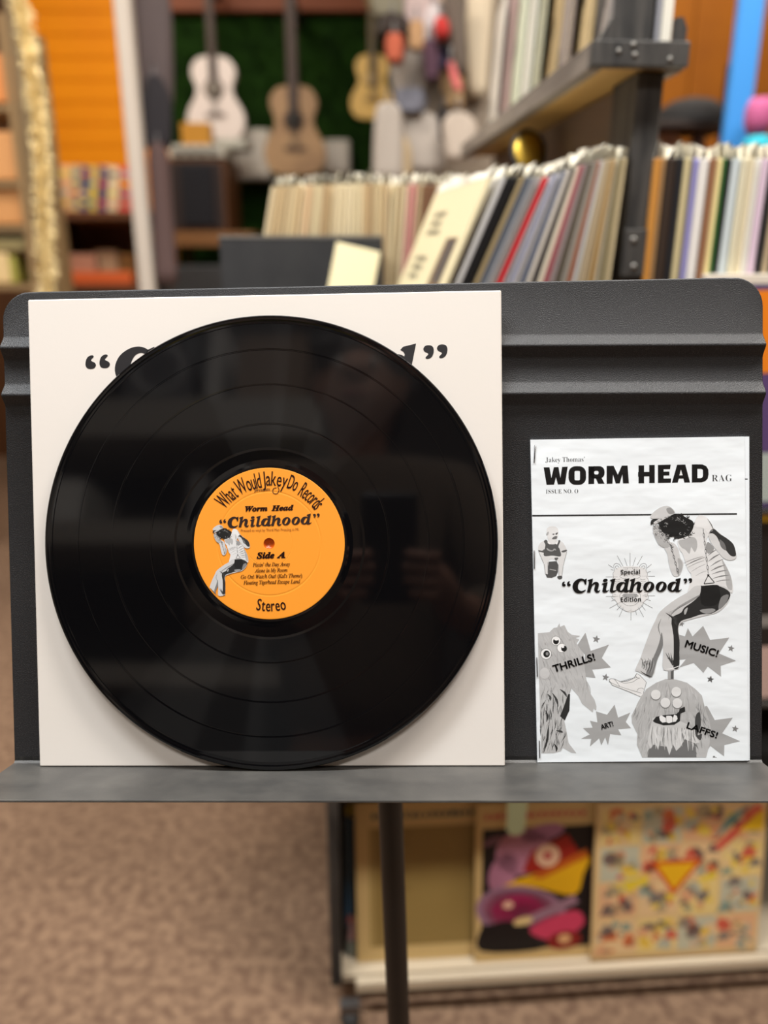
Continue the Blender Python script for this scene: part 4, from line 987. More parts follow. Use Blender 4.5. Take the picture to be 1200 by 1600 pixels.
for gx in range(4):
    for gy in range(4):
        x0, y0 = 0.01 + gx * 0.075, 0.012 + gy * 0.073; bc = ((226, 190, 140), (222, 172, 128), (190, 186, 160), (228, 200, 130))[(gx * 3 + gy * 5) % 4]
        A.poly([(x0, y0), (x0 + .07, y0 + r3.uniform(-.004, .004)), (x0 + .071, y0 + .068), (x0, y0 + .066)], bc, 0)
        for k in range(16):
            x_, y_ = x0 + r3.uniform(.006, .064), y0 + r3.uniform(.006, .06); s_ = r3.uniform(.004, .016)
            c_ = pal[r3.randrange(len(pal))]; c_ = tuple(int(v * .7 + w_ * .3) for v, w_ in zip(c_, (214, 170, 120)))
            if k % 2: A.ell(x_, y_, s_, s_ * r3.uniform(.4, 1), c_, 1 + k % 3, r3.uniform(0, 3), 14)
            else: A.poly([(x_ - s_, y_ - s_ * .5), (x_ + s_, y_ - s_ * r3.uniform(.2, .8)), (x_ + s_ * .8, y_ + s_ * .6), (x_ - s_ * .3, y_ + s_)], c_, 1 + k % 3)
A.poly([(0.10, 0.195), (0.20, 0.195), (0.148, 0.125)], (206, 84, 30), 5); A.poly([(0.114, 0.187), (0.186, 0.187), (0.148, 0.137)], (232, 176, 26), 6)
A.poly([(0.05, 0.155), (0.10, 0.165), (0.098, 0.15), (0.06, 0.14)], (226, 196, 50), 5); A.poly([(0.19, 0.155), (0.225, 0.17), (0.225, 0.155), (0.20, 0.148)], (226, 196, 50), 5)
A.poly([(0.215, 0.215), (0.29, 0.29), (0.305, 0.29), (0.305, 0.28), (0.23, 0.21)], (212, 84, 70), 5); A.poly([(0.26, 0.245), (0.306, 0.245), (0.306, 0.285), (0.295, 0.28)], (236, 190, 30), 6)
A.poly([(0.215, 0.23), (0.24, 0.275), (0.285, 0.30), (0.25, 0.26)], (96, 140, 136), 4)
cover_art(a3, A, face=FACE)
# pale tag hanging over the middle of the covers
q = rk(808, 1262, -0.004); q2 = rk(808, 1304, -0.004)
tg = empty('shelf_tag', RK @ Matrix.Translation((q.x, -0.004, 0.447)), 'pale green hanging tag in front of the black picture cover', 'tag')
MB().prism([(-0.017, 0.0), (0.017, 0.0), (0.015, q2.z - 0.447 + 0.008), (0.006, q2.z - 0.447), (-0.008, q2.z - 0.447), (-0.016, q2.z - 0.447 + 0.012)], 0.0, 0.0012, Matrix.Rotation(pi / 2, 4, 'X')).build('card_tag', mat('pale_green_card', (150, 150, 112), 0.5), tg)
block('clip', (-0.012, -0.0016, -0.004), (0.012, 0.017, 0.0006), M_STEEL, tg)
# right crate front with covers facing out, seen past the edge of the stand
zr = rk(1190, 440, -0.006).z
block('crate_front', (0.40, -0.012, DECK), (0.98, -0.001, zr - 0.004), M_BLACKWOOD, rack)
block('crate_lip', (0.43, -0.016, zr - 0.0035), (0.98, 0.0, zr + 0.010), M_WHITE, rack, 0.001)
def strip_cover(z, c, label, bands, h):
    r_ = facing(0.435, -0.022, z, c, label, h=h, back=0.5)
    A = Art(local=True)
    for k, (y0, y1, cc) in enumerate(bands): A.poly([(0.004, y0 * h), (0.308, y0 * h + 0.01), (0.308, y1 * h + 0.004), (0.004, y1 * h)], cc, k)
    cover_art(r_, A, face=FACE)
strip_cover(zr - 0.318, (84, 66, 108), 'orange and purple cover hung on the crate front past the stand edge', [(0.62, 0.98, (236, 132, 30)), (0.02, 0.26, (176, 186, 180)), (0.26, 0.62, (92, 70, 116))], 0.312)
strip_cover(zr - 0.640, (30, 28, 28), 'black cover with yellow top hung beneath the orange and purple cover', [(0.95, 1.0, (220, 180, 40)), (0.40, 0.47, (140, 136, 132)), (0.0, 0.30, (198, 170, 160))], 0.312)
for k, z in enumerate((zr - 0.3185, zr - 0.6405)):
    block('cover_rail', (0.43, -0.030, z - 0.006), (0.98, -0.0005, z), M_BLACKWOOD, rack)

# ------------------------------------------------------------------ far left: shelves, garland, orange wall
def cuboid_px(name, x0, y0, x1, y1, Y, depth, m, parent=None, bev=0.004, **kw):
    """box whose front face covers the pixel rectangle at distance Y"""
    a = at((x0 + x1) / 2, y1, Y); z1 = at((x0 + x1) / 2, y0, Y).z
    k = mpp((y0 + y1) / 2, Y); w = (x1 - x0) * k
    if parent is None:
        r_ = block(name, (-w / 2, 0, 0), (w / 2, depth, z1 - a.z), m, None, min(bev, w * .1), **kw); r_.matrix_world = Matrix.Translation(a); return r_
    I = frame(parent).inverted()
    return block(name, (a.x - w / 2, Y, a.z), (a.x + w / 2, Y + depth, z1), m, parent, min(bev, w * .1), M=I, **kw)
YO = 4.9
xa, xb = at(40, 200, YO).x, at(262, 200, YO).x
slat = empty('slat_wall', (0, YO, 0), 'bright orange slatted display wall at far left', 'slat wall')
nb = 30; zt_ = CEIL - 0.005
for k in range(nb):
    z0 = 0.004 + k * (zt_ - 0.004) / nb
    block('slat', (xa, 0, z0), (xb, 0.008, z0 + (zt_ - 0.004) / nb - 0.005), M_ORANGE, slat, 0.002)
block('backing', (xa, 0.0085, 0.004), (xb, 0.04, zt_), M_ORANGE, slat)
# white post
pc = at(208, 220, 3.3)
wp = empty('trim_post', (pc.x, 3.3, 0), None); wp['kind'] = 'structure'
block('post_shaft', (-0.028, 0, 0.0), (0.028, 0.06, CEIL - 0.001), mat('white_post_paint', (206, 196, 184), 0.5), wp, 0.003)
bpy.data.objects['trim_post'].name = 'trim_1'
# blue post on the right
pc = at(1165, 100, 2.5)
bp_ = empty('trim_2', (pc.x, 2.5, 0)); bp_['kind'] = 'structure'
block('post_shaft', (-0.034, 0, 0.0), (0.034, 0.03, CEIL - 0.001), mat('blue_post_paint', (58, 140, 214), 0.45), bp_, 0.003)
# wooden post with gold garland
pc = at(42, 200, 2.7)
col = empty('garland_post', (pc.x, 2.7, 0), 'narrow olive brown post wound with gold tinsel garland', 'post')
block('shaft', (-0.024, 0, 0.0), (0.024, 0.05, CEIL - 0.001), mat('olive_post', (128, 106, 74), 0.6), col, 0.003)
M_GOLD = mat('gold_tinsel', (252, 230, 172), 0.3, metal=0.15)
g = MB(); rg = random.Random(2)
for k in range(5200):
    t = rg.random(); z = 0.5 + 2.6 * t
    a = t * 2 * pi * 2.2; cx, cy = 0.034 + 0.018 * math.cos(a), -0.03 + 0.012 * math.sin(a)
    d = Vector((rg.gauss(0, 1), rg.gauss(0, 1), rg.gauss(0, 1))).normalized(); e = d.orthogonal() * 0.007
    c_ = Vector((cx, cy, z)); g.add([c_ + e, c_ - e, c_ + d * rg.uniform(0.02, 0.045)], [(0, 1, 2)])
g.build('garland', M_GOLD, col, kind='stuff', label='gold tinsel garland wound up the post')
# shelving with peach boxes
sh = empty('shelving_unit', (at(0, 400, 3.0).x - 0.25, 3.0, 0), 'open wooden shelving full of peach boxes at the left edge', 'shelving')
SHM = frame(sh).inverted()
xs0, xs1 = at(0, 300, 3.0).x - 0.42, at(30, 300, 3.0).x
for py in (163, 283, 352, 444):
    z = at(20, py, 3.0).z; block('shelf_board', (xs0, 3.0, z - 0.02), (xs1, 3.35, z), mat('tan_board', (150, 122, 84), 0.6), sh, M=SHM)
for x in (xs0 - 0.022, xs1 + 0.0005): block('upright', (x, 3.0, 0.0), (x + 0.02, 3.35, at(0, 20, 3.0).z), mat('tan_board', (150, 122, 84), 0.6), sh, M=SHM)
PE = [(-40, 84, 30, 160, (232, 150, 84), 'orange peach'), (-30, 205, 34, 281, (226, 164, 104), 'pale peach'), (-30, 290, 40, 350, (222, 160, 100), 'honey coloured'), (-20, 357, 44, 371, (40, 44, 50), 'flat black'), (-20, 372, 40, 392, (176, 160, 110), 'flat olive'), (-20, 395, 17, 442, (236, 206, 150), 'cream'), (18, 400, 28, 442, (176, 170, 80), 'small lime'), (-40, 166, 20, 180, (176, 150, 116), 'flat grey')]
for i, (x0, y0, x1, y1, c, nm) in enumerate(PE):
    lvl = 163 if y1 < 163 else (283 if y1 < 283 else (352 if y1 < 352 else 444))
    o = cuboid_px('storage_box', x0, y0, x1, y1, 3.02 + 0.002 * i, 0.2, flat(c, 0.6), label='%s box on the open shelving at the left edge' % nm, cat='box', group='boxes on the left shelving')
# colourful comics and boxes under the orange wall
tb = empty('display_counter', (at(150, 360, 4.3).x, 4.3, 0), 'dark brown counter below the orange slatted wall', 'counter')
TBI = frame(tb).inverted(); xa, xb = at(60, 340, 4.3).x, at(232, 340, 4.3).x; zt = at(150, 330, 4.3).z; zb = at(150, 445, 4.3).z
block('top_board', (xa, 4.3, zt - 0.04), (xb, 4.8, zt), mat('dark_counter', (92, 50, 18), 0.6), tb, 0.003, M=TBI)
block('back_board', (xa, 4.78, 0.0), (xb, 4.8, zt - 0.041), mat('dark_counter2', (120, 66, 16), 0.6), tb, M=TBI)
block('lower_board', (xa, 4.3, zb - 0.04), (xb, 4.779, zb), mat('dark_counter', (92, 50, 18), 0.6), tb, 0.003, M=TBI)
for x in (xa, xb - 0.03): block('leg', (x, 4.3, 0), (x + 0.03, 4.77, zt - 0.041), mat('dark_counter', (92, 50, 18), 0.6), tb, M=TBI)
CM = [(84, 108, (232, 178, 130), 'peach'), (104, 122, (206, 180, 130), 'straw'), (112, 134, (70, 74, 120), 'navy'), (124, 146, (216, 190, 90), 'yellow'), (140, 160, (96, 60, 110), 'purple'), (152, 176, (232, 214, 176), 'cream'), (170, 196, (216, 70, 70), 'red'), (188, 214, (236, 160, 140), 'pink')]
for i, (x0, x1, c, nm) in enumerate(CM):
    a = at((x0 + x1) / 2, 330, 4.36); k = mpp(300, 4.36); w = (x1 - x0) * k
    o = block('magazine', (-w / 2, 0, 0), (w / 2, 0.01, 66 * k), flat(c, 0.5), None, 0.002, label='%s magazine leaning right in the row under the orange wall' % nm, cat='magazine', group='magazines under the orange wall')
    o.matrix_world = Matrix.Translation((a.x, 4.36 + 0.014 * i, zt + 0.002 + w / 2 * 0.16)) @ Matrix.Rotation(0.16, 4, 'Y')
    A = Art(local=True)
    for q in range(4):
        A.poly([(-w * .4, 8 * k + q * 14 * k), (w * .4, 10 * k + q * 14 * k), (w * .4, 16 * k + q * 14 * k), (-w * .4, 14 * k + q * 14 * k)], pal[(i * 3 + q * 2) % len(pal)], 0)
    cover_art(o, A, face=FACE)
for i, (x0, y0, x1, y1, c, nm) in enumerate([(72, 352, 148, 400, (202, 150, 124), 'pinkish'), (60, 402, 140, 443, (200, 160, 130), 'dusty pink'), (152, 392, 186, 443, (222, 176, 136), 'peach'), (188, 398, 214, 443, (230, 164, 92), 'amber'), (88, 424, 206, 444, (216, 96, 40), 'flat orange red')]):
    o = cuboid_px('carton', x0, y0, x1, y1, 4.39 + 0.075 * i if i != 4 else 4.305, 0.06, flat(c, 0.6), label='%s carton under the counter at far left' % nm, cat='carton', group='cartons under the far left counter'); o.location.z = zb + 0.001

# ------------------------------------------------------------------ guitar wall
YG = 4.95
xa, xb = at(250, 200, YG).x, at(640, 200, YG).x
hedge = empty('grass_panel', ((xa + xb) / 2, YG, 0), 'dark green artificial grass panel behind the hanging guitars', 'wall panel')
wd = xb - xa; zg = at(400, 22, YG).z
block('panel', (-wd / 2, 0, 0.0), (wd / 2, 0.03, zg), M_GREEN, hedge)
g = MB(); rg = random.Random(4)
for k in range(9000):
    x, z = rg.uniform(-wd / 2, wd / 2), rg.uniform(0.9, zg); a = rg.uniform(0, 6.28); l_ = rg.uniform(0.02, 0.045)
    e = Vector((math.cos(a) * 0.004, 0, math.sin(a) * 0.004)); t_ = Vector((x + rg.gauss(0, .012), -l_, z + rg.gauss(0, .012)))
    g.add([Vector((x, 0, z)) + e, Vector((x, 0, z)) - e, t_], [(0, 1, 2)])
g.build('grass_blades', M_GREEN, hedge, kind='stuff')
hb = empty('header_beam', ((xa + xb) / 2, YG - 0.06, zg), 'orange brown beam above the green guitar panel', 'beam')
block('beam_board', (-wd / 2, 0, 0.0005), (wd / 2, 0.09, CEIL - zg - 0.001), mat('beam_wood', (124, 58, 12), 0.6), hb, 0.003)
BODY = [(0, 1.31), (.14, 1.30), (.27, 1.26), (.36, 1.15), (.375, 1.02), (.32, .87), (.305, .77), (.36, .64), (.46, .48), (.5, .32), (.47, .16), (.37, .04), (.2, -.005), (0, -.01)]
def guitar(px, py, wpx, Y, label, mb_, mn, dark, neck_len, nw=.10, hole_c=(20, 16, 14)):
    a = at(px, py, Y); w = wpx * mpp(py - 60, Y)
    r_ = empty('guitar', a, label, 'guitar', 'guitars on the green wall')
    X90 = Matrix.Rotation(pi / 2, 4, 'X')
    half = [(x * w, y * w) for x, y in BODY]; out = cat_rom(half + [(-x, y) for x, y in half[::-1][1:-1]], True, 3)
    D = 0.22 * w
    MB().prism(out, 0.0, D, X90).build('body', mb_, r_)
    top = [(x * .985, (y - .6 * w) * .985 + .6 * w) for x, y in out]
    hole = MB(); hole.lathe([(0.0001, D + 0.003), (.125 * w, D + 0.003), (.125 * w, D - 0.001)], 28, X90 @ Matrix.Translation((0, .80 * w, 0))); hole.build('sound_hole', flat(hole_c, 0.8), r_)
    rs = MB(); rs.lathe([(.130 * w, D + 0.002), (.17 * w, D + 0.002), (.17 * w, D - 0.001)], 28, X90 @ Matrix.Translation((0, .80 * w, 0))); rs.build('rosette', mn, r_)
    block('bridge', (-.17 * w, -D - 0.012, .36 * w), (.17 * w, -D, .42 * w), dark, r_, 0.002)
    block('neck', (-nw / 2 * w, -D - 0.014, .95 * w), (nw / 2 * w, -D * .55, (1.31 + neck_len) * w), mn, r_, 0.004)
    zh = (1.31 + neck_len) * w
    hd = MB().prism([(-nw / 2 * w, zh + 0.001), (nw / 2 * w, zh + 0.001), (nw * .8 * w, zh + .10 * w), (nw * .75 * w, zh + .36 * w), (0, zh + .40 * w), (-nw * .75 * w, zh + .36 * w), (-nw * .8 * w, zh + .10 * w)], D * .6, D + 0.006, X90).build('headstock', mn, r_)
    for k in range(3):
        for sg_ in (-1, 1): block('tuner', (sg_ * nw * .8 * w - 0.012, -D, zh + (.13 + .08 * k) * w), (sg_ * nw * .8 * w + 0.012, -D + 0.012, zh + (.16 + .08 * k) * w), M_SCREW, hd, 0.002)
    for k in range(6): 
        x = (-nw * .38 + nw * .76 * k / 5) * w; rod('string', [(x, -D - 0.0165, .40 * w), (x, -D - 0.0165, zh)], 0.0011, M_SCREW, r_, 5)
    block('wall_hook', (-0.02, -D * .5, zh - 0.03), (0.02, YG - 0.001 - Y, zh + 0.0), M_STEEL, r_, 0.002)
M_FRET = mat('rosewood', (72, 46, 34), 0.55)
guitar(343, 221, 89, 4.72, 'white guitar hanging leftmost on the green wall', mat('white_lacquer', (226, 212, 204), 0.35), M_FRET, mat('grey_bridge', (120, 104, 98), .5), 1.15, .14, (150, 140, 128))
guitar(464, 274, 95, 4.55, 'tan natural wood guitar hanging in the middle of the green wall', mat('natural_spruce', (170, 134, 92), 0.5, noise=(9, (146, 112, 76), 0.35, 0.65)), M_FRET, mat('brown_bridge', (92, 66, 46), .5), 1.30, .17)
guitar(582, 187, 68, 4.6, 'small honey yellow guitar hanging right of the tan guitar', mat('honey_lacquer', (216, 174, 84), 0.4), mat('amber_neck', (120, 96, 40), .5), mat('pale_bridge', (150, 116, 60), .5), .9, .17, (200, 170, 120))
# pale boxes on brackets
for i, (x0, y0, x1, y1, nm) in enumerate([(368, 208, 424, 280, 'left of the tan guitar'), (506, 222, 547, 272, 'right of the tan guitar')]):
    o = empty('wall_speaker', at((x0 + x1) / 2, y1, 4.78), 'pale small wall speaker %s on the green wall' % nm, 'speaker', 'pale wall speakers')
    OI = frame(o).inverted(); a = at((x0 + x1) / 2, y1, 4.78); k = mpp((y0 + y1) / 2, 4.78); w = (x1 - x0) * k; h = (y1 - y0) * k
    block('cabinet', (-w / 2, 0, 0), (w / 2, 0.13, h), mat('pale_cabinet', (196, 190, 178), 0.6), o, 0.01)
    block('front_cloth', (-w * .42, -0.006, h * .07), (w * .42, 0.0, h * .93), mat('pale_cloth', (206, 198, 186), 0.8), o, 0.004)
    block('wall_bracket', (-0.03, 0.1302, h * .3), (0.03, YG - 4.78 - 0.001, h * .6), M_STEEL, o)
# cabinet speaker, amplifier and shelf
sp = empty('cabinet_speaker', at(310, 362, 4.25), 'brown wooden speaker cabinet with black grille below the white guitar', 'speaker')
k = mpp(310, 4.25); w = 96 * k; h = 106 * k
block('cabinet', (-w / 2, 0, 0), (w / 2, 0.4, h), M_WOODBROWN, sp, 0.006)
block('baffle', (-w * .44, -0.006, h * .05), (w * .44, 0, h * .95), mat('dark_baffle', (34, 18, 14), .7), sp)
block('grille', (-w * .22, -0.022, h * .08), (w * .30, -0.0062, h * .92), mat('black_grille', (16, 16, 24), .9), sp, 0.006)
am = empty('amplifier', at(308, 255, 4.25), 'pale grey amplifier on top of the wooden speaker cabinet', 'amplifier')
am.location.z = frame(sp).translation.z + h + 0.0006; am['M'] = [x for r in (Matrix.Translation((frame(am).translation.x, 4.25, frame(sp).translation.z + h + 0.0006))) for x in r]
w2 = 86 * k; h2 = 20 * k
block('chassis', (-w2 / 2, 0, 0.006), (w2 / 2, 0.3, h2), mat('pale_grey_metal', (176, 172, 160), .4), am, 0.004)
for x in (-.38, .38): block('foot', (x * w2 - 0.012, 0.02, 0), (x * w2 + 0.012, 0.05, 0.0058), M_RUBBER, am)
for x in (-.3, -.1, .1, .3): MB().lathe([(0.0001, 0.018), (0.014, 0.018), (0.016, 0.0)], 16, Matrix.Translation((x * w2, 0, h2 * .55)) @ Matrix.Rotation(pi / 2, 4, 'X')).build('knob', M_STEEL, am)
bx = block('tin_box', (-0.075, 0, 0), (0.065, 0.1, 0.10), mat('amber_tin', (186, 130, 34), .5), None, 0.004, label='amber yellow box on the pale amplifier', cat='box')
bx.matrix_world = Matrix.Translation((at(306, 230, 4.25).x, 4.28, frame(am).translation.z + h2 + 0.0008))
gb = block('paper_stack', (-0.09, 0, 0), (0.12, 0.2, 0.045), mat('grey_paper', (176, 174, 162), .7), None, 0.003, label='grey stack of papers beside the amber box on the amplifier', cat='papers')
gb.matrix_world = Matrix.Translation((at(306, 230, 4.25).x + 0.10, 4.38 + 0.02, frame(am).translation.z + h2 + 0.0008))
tb2 = empty('side_table', (at(320, 370, 4.2).x, 4.2, 0), 'brown wooden table under the speaker cabinet', 'table')
zt2 = frame(sp).translation.z - 0.001
block('top_board', (-0.26, 0, zt2 - 0.07), (0.24, 0.6, zt2), mat('side_table_wood', (124, 82, 40), .6), tb2, 0.003)
for x in (-0.24, 0.20):
    for y in (0.02, 0.55): block('leg', (x, y, 0), (x + 0.04, y + 0.04, zt2 - 0.0702), mat('side_table_wood', (124, 82, 40), .6), tb2, 0.002)
block('black_shelf', (-0.24, 0.0, zt2 - 0.34), (0.20, 0.55, zt2 - 0.32), M_DARKBOX, tb2)
bb = block('black_case', (-0.2, 0, 0), (0.12, 0.3, 0.16), M_DARKBOX, None, 0.01, label='black case on the shelf of the brown side table', cat='case')
bb.matrix_world = Matrix.Translation((at(320, 370, 4.2).x, 4.22, zt2 - 0.319))

# ------------------------------------------------------------------ hanging goods
def drape(name, rows, Y, c, label, cat, group=None, depth=0.05, seed=0, hook=None, rough=0.85):
    """soft hanging thing: rows of (py, px left, px right) at distance Y, lofted with folds"""
    r4 = random.Random(seed); a = at((rows[0][1] + rows[0][2]) / 2, rows[0][0], Y)
    root = empty(name, (a.x, Y, at(600, rows[-1][0], Y).z), label, cat, group); O = frame(root).translation
    P_ = cat_rom([tuple(float(v) for v in r) for r in rows], False, 4); n = 22; vs = []; ph = r4.uniform(0, 6); fr = r4.choice((3, 4, 5))
    for py, xl_, xr_ in P_:
        z = at(600, py, Y).z - O.z; k = mpp(py, Y); c0 = ((xl_ + xr_) / 2 - 600) * k - O.x; hw = max(0.002, (xr_ - xl_) / 2 * k * 1.12)
        for i in range(n):
            t = 2 * pi * i / n; f_ = 1 + .16 * math.sin(fr * t + ph + z * 9)
            vs.append((c0 + hw * math.cos(t), -depth / 2 * math.sin(t) * f_ * (1 if hw > .02 else .4), z))
    m = len(P_); fs = [(i * n + k, i * n + (k + 1) % n, (i + 1) * n + (k + 1) % n, (i + 1) * n + k) for i in range(m - 1) for k in range(n)]
    fs += [tuple(range(n)), tuple(range((m - 1) * n, m * n))]
    mbq = MB(); mbq.smooth = True; mbq.add(vs, fs); mbq.build('fabric', flat(c, rough), root)
    zt = at(600, rows[0][0], Y).z - O.z; yb = (hook if hook else Y + 0.05) - Y
    rod('hanger_hook', [(0, yb, zt + 0.035), (0, 0.0, zt + 0.045), (0, -0.006, zt + 0.02), (0, 0.0, zt - 0.03)], 0.004, M_STEEL, root, 6)
    return root
YP = 3.25
xa, xb = at(616, 200, YP).x, at(790, 200, YP).x
pp = empty('pegboard', ((xa + xb) / 2, YP, 0), 'taupe display panel hung with shirts and bags in the middle distance', 'display panel')
block('panel', (xa - (xa + xb) / 2, 0, 0), (xb - (xa + xb) / 2, 0.03, CEIL - 0.002), mat('taupe_panel', (138, 124, 108), .8), pp)
HG = [('pouch', [(-40, 588, 640), (0, 582, 642), (26, 588, 638)], (116, 110, 92), 'grey green pouch with coloured buttons, topmost on the display panel', 'pouch', .05),
      ('felt_hat', [(26, 604, 622), (32, 594, 636), (56, 590, 640)], (44, 34, 28), 'dark brown felt hat hanging under the grey green pouch', 'hat', .12),
      ('soft_toy', [(56, 606, 626), (74, 603, 632), (98, 607, 628)], (172, 84, 58), 'orange red soft toy hanging beside the honey yellow guitar', 'soft toy', .09),
      ('shirt', [(-30, 640, 668), (10, 634, 690), (60, 640, 690)], (176, 156, 152), 'pale mauve shirt hanging highest at the panel middle', 'shirt', .05),
      ('pouch', [(34, 642, 660), (50, 640, 662), (78, 641, 660)], (170, 132, 94), 'tan pouch hanging in front of the mauve shirt', 'pouch', .05),
      ('shirt', [(-40, 658, 690), (0, 650, 690), (30, 655, 684)], (222, 196, 160), 'cream shirt hanging at the very top of the panel', 'shirt', .05),
      ('scarf', [(8, 672, 684), (40, 662, 692), (70, 664, 690)], (186, 176, 176), 'light grey scarf beside the red soft toy', 'scarf', .06),
      ('soft_toy', [(28, 682, 696), (44, 679, 701), (62, 682, 698)], (184, 42, 38), 'round red soft toy on the display panel', 'soft toy', .09),
      ('shirt', [(60, 684, 704), (76, 680, 712), (106, 686, 712)], (84, 88, 124), 'blue shirt just below the red soft toy', 'shirt', .06),
      ('bag', [(64, 664, 682), (84, 662, 686), (126, 666, 684)], (88, 60, 76), 'dark plum bag left of the blue shirt', 'bag', .06),
      ('shirt', [(76, 630, 656), (96, 612, 668), (148, 618, 662)], (150, 140, 130), 'grey shirt with pink print in the middle of the panel', 'shirt', .05),
      ('bag', [(140, 622, 660), (156, 617, 664), (176, 622, 660)], (106, 106, 116), 'slate bag below the grey shirt', 'bag', .07),
      ('bag', [(160, 598, 614), (180, 588, 626), (285, 584, 628)], (166, 156, 146), 'long pale grey bag at the left edge of the panel', 'bag', .06),
      ('shirt', [(176, 634, 670), (200, 624, 690), (268, 630, 692)], (178, 168, 158), 'large pale grey shirt low on the panel', 'shirt', .05),
      ('pouch', [(214, 622, 634), (240, 618, 642), (290, 620, 640)], (180, 158, 124), 'beige pouch between the two pale grey pieces', 'pouch', .06),
      ('bag', [(98, 698, 712), (120, 690, 722), (170, 694, 722)], (176, 144, 104), 'tan bag with a pink edge at the right of the panel', 'bag', .06),
      ('scarf', [(96, 700, 708), (120, 704, 716), (142, 712, 722)], (198, 100, 98), 'narrow pink scarf over the tan bag', 'scarf', .03),
      ('shirt', [(176, 704, 726), (196, 694, 742), (250, 700, 744)], (184, 170, 156), 'whitish shirt at the lower right of the panel', 'shirt', .05),
      ('bag', [(168, 686, 700), (190, 683, 704), (222, 685, 700)], (36, 30, 30), 'dark shape painting the shaded gap between the two whitish shirts', 'bag', .05),  # dark shape painting the shade of a gap, no real bag
      ('scarf', [(-20, 694, 728), (60, 700, 726), (118, 712, 728)], (96, 84, 74), 'dark taupe hanging strip in place of a post beside the upper shelf', 'scarf', .05),  # draped shape used for a dark grey-brown post
      ('scarf', [(-20, 728, 770), (60, 730, 764), (150, 734, 758)], (206, 190, 164), 'broad cream scarf next to the upper shelf', 'scarf', .05)]
for i, (nm, rows, c, lab, cat_, dp) in enumerate(HG):
    Yh = YP - 0.05 - 0.035 * ((i * 7) % 5 if i not in (4, 16) else 6)
    o = drape(nm, rows, Yh, c, lab, cat_, 'goods on the display panel', dp, i, YP - 0.0005)
# clothes by the white post
CR = [('coat', [(-40, 216, 240), (0, 204, 262), (90, 212, 268), (165, 222, 268)], (86, 75, 75), 'grey mauve coat hanging beside the white post', 'coat', 3.45, .10),
      ('trousers', [(120, 232, 250), (160, 222, 266), (232, 228, 266)], (34, 31, 36), 'black trousers hanging below the mauve coat', 'trousers', 3.40, .08),
      ('dress', [(225, 238, 254), (250, 234, 262), (330, 240, 268), (443, 246, 276)], (92, 72, 70), 'dusty mauve dress hanging lowest beside the white post', 'dress', 3.37, .10)]
zr_ = at(600, -75, 3.42).z
gr = empty('garment_rail', (at(236, 200, 3.55).x, 3.55, 0), 'black garment rail beside the white post', 'garment rail')
block('upright', (-0.015, 0, 0), (0.015, 0.03, CEIL - 0.002), M_DARKBOX, gr)
for i, (nm, rows, c, lab, cat_, Yh, dp) in enumerate(CR): drape(nm, rows, Yh, c, lab, cat_, 'clothes by the white post', dp, 30 + i, 3.5505)
for i, (nm, rows, c, lab, cat_, Yh, dp) in enumerate(CR): block('rail_arm', (-0.01, -0.001 - 0, at(600, rows[0][0], Yh).z + 0.03), (0.01, 0.0, at(600, rows[0][0], Yh).z + 0.04), M_STEEL, gr)

# ------------------------------------------------------------------ right: deep orange wall, caps
YW = 3.9
xa, xb = at(700, 200, YW).x, at(1290, 200, YW).x
ow = empty('orange_panel', ((xa + xb) / 2, YW, 0), 'deep orange panel wall behind the post at right', 'wall panel')
npn = 8
for k in range(npn):
    x0 = xa - (xa + xb) / 2 + (xb - xa) * k / npn
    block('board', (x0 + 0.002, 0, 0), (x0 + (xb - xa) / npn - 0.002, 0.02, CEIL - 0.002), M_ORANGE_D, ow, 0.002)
zs2 = at(1080, 238, 2.7).z
cs = empty('cap_shelf', (at(1085, 238, 2.7).x, 2.7, 0), 'brown shelf of caps behind the upright right row of records', 'shelf')
block('shelf_board', (-0.16, 0, zs2 - 0.02), (0.20, 0.3, zs2), M_WOODBROWN, cs, 0.002)
zs3 = at(1080, 186, 2.7).z
block('shelf_board', (-0.16, 0.02, zs3 - 0.018), (0.14, 0.3, zs3), mat('dark_shelf', (40, 26, 18), .7), cs, 0.002)
for x in (-0.16, 0.18): block('upright', (x, 0.28, 0), (x + 0.02, 0.3, zs2 + 0.3), mat('dark_shelf', (40, 26, 18), .7), cs)
def dome(name, px, py, wpx, hpx, Y, z, c, label, cat_):
    k = mpp(py, Y); r_ = wpx * k / 2; h = hpx * k
    e = empty(name, (at(px, py, Y).x, Y, z + 0.0006), label, cat_, 'caps on the brown shelf')
    m = MB(); m.lathe([(r_, 0), (r_ * .99, h * .3), (r_ * .85, h * .65), (r_ * .55, h * .9), (r_ * .2, h), (0.0001, h)], 24); m.build('crown', flat(c, .8), e)
    MB().prism([(r_ * .9 * math.sin(a) * (1.0), -r_ * .8 - r_ * .5 * math.cos(a)) for a in [(-1.4 + 2.8 * i / 10) for i in range(11)]] + [(r_ * .8, -r_ * .5), (-r_ * .8, -r_ * .5)], 0.0, h * .06).build('peak', flat(c, .8), e)
    dm = MB(); dm.lathe([(0.0001, h * 1.05), (r_ * .07, h * 1.03), (r_ * .07, h * .97)], 10); dm.build('button', flat(c, .8), e)
dome('cap', 1080, 188, 112, 40, 2.86, zs3, (13, 9, 8), 'large black dome forming the dark band behind the records', 'cap')  # wide flat black dome that makes the dark band above the records
dome('cap', 1040, 238, 42, 46, 2.86, zs2, (190, 140, 112), 'pinkish tan cap beside the post behind the records', 'cap')
dome('cap', 1088, 238, 28, 36, 2.86, zs2, (132, 104, 100), 'small mauve cap right of the pinkish tan cap', 'cap')
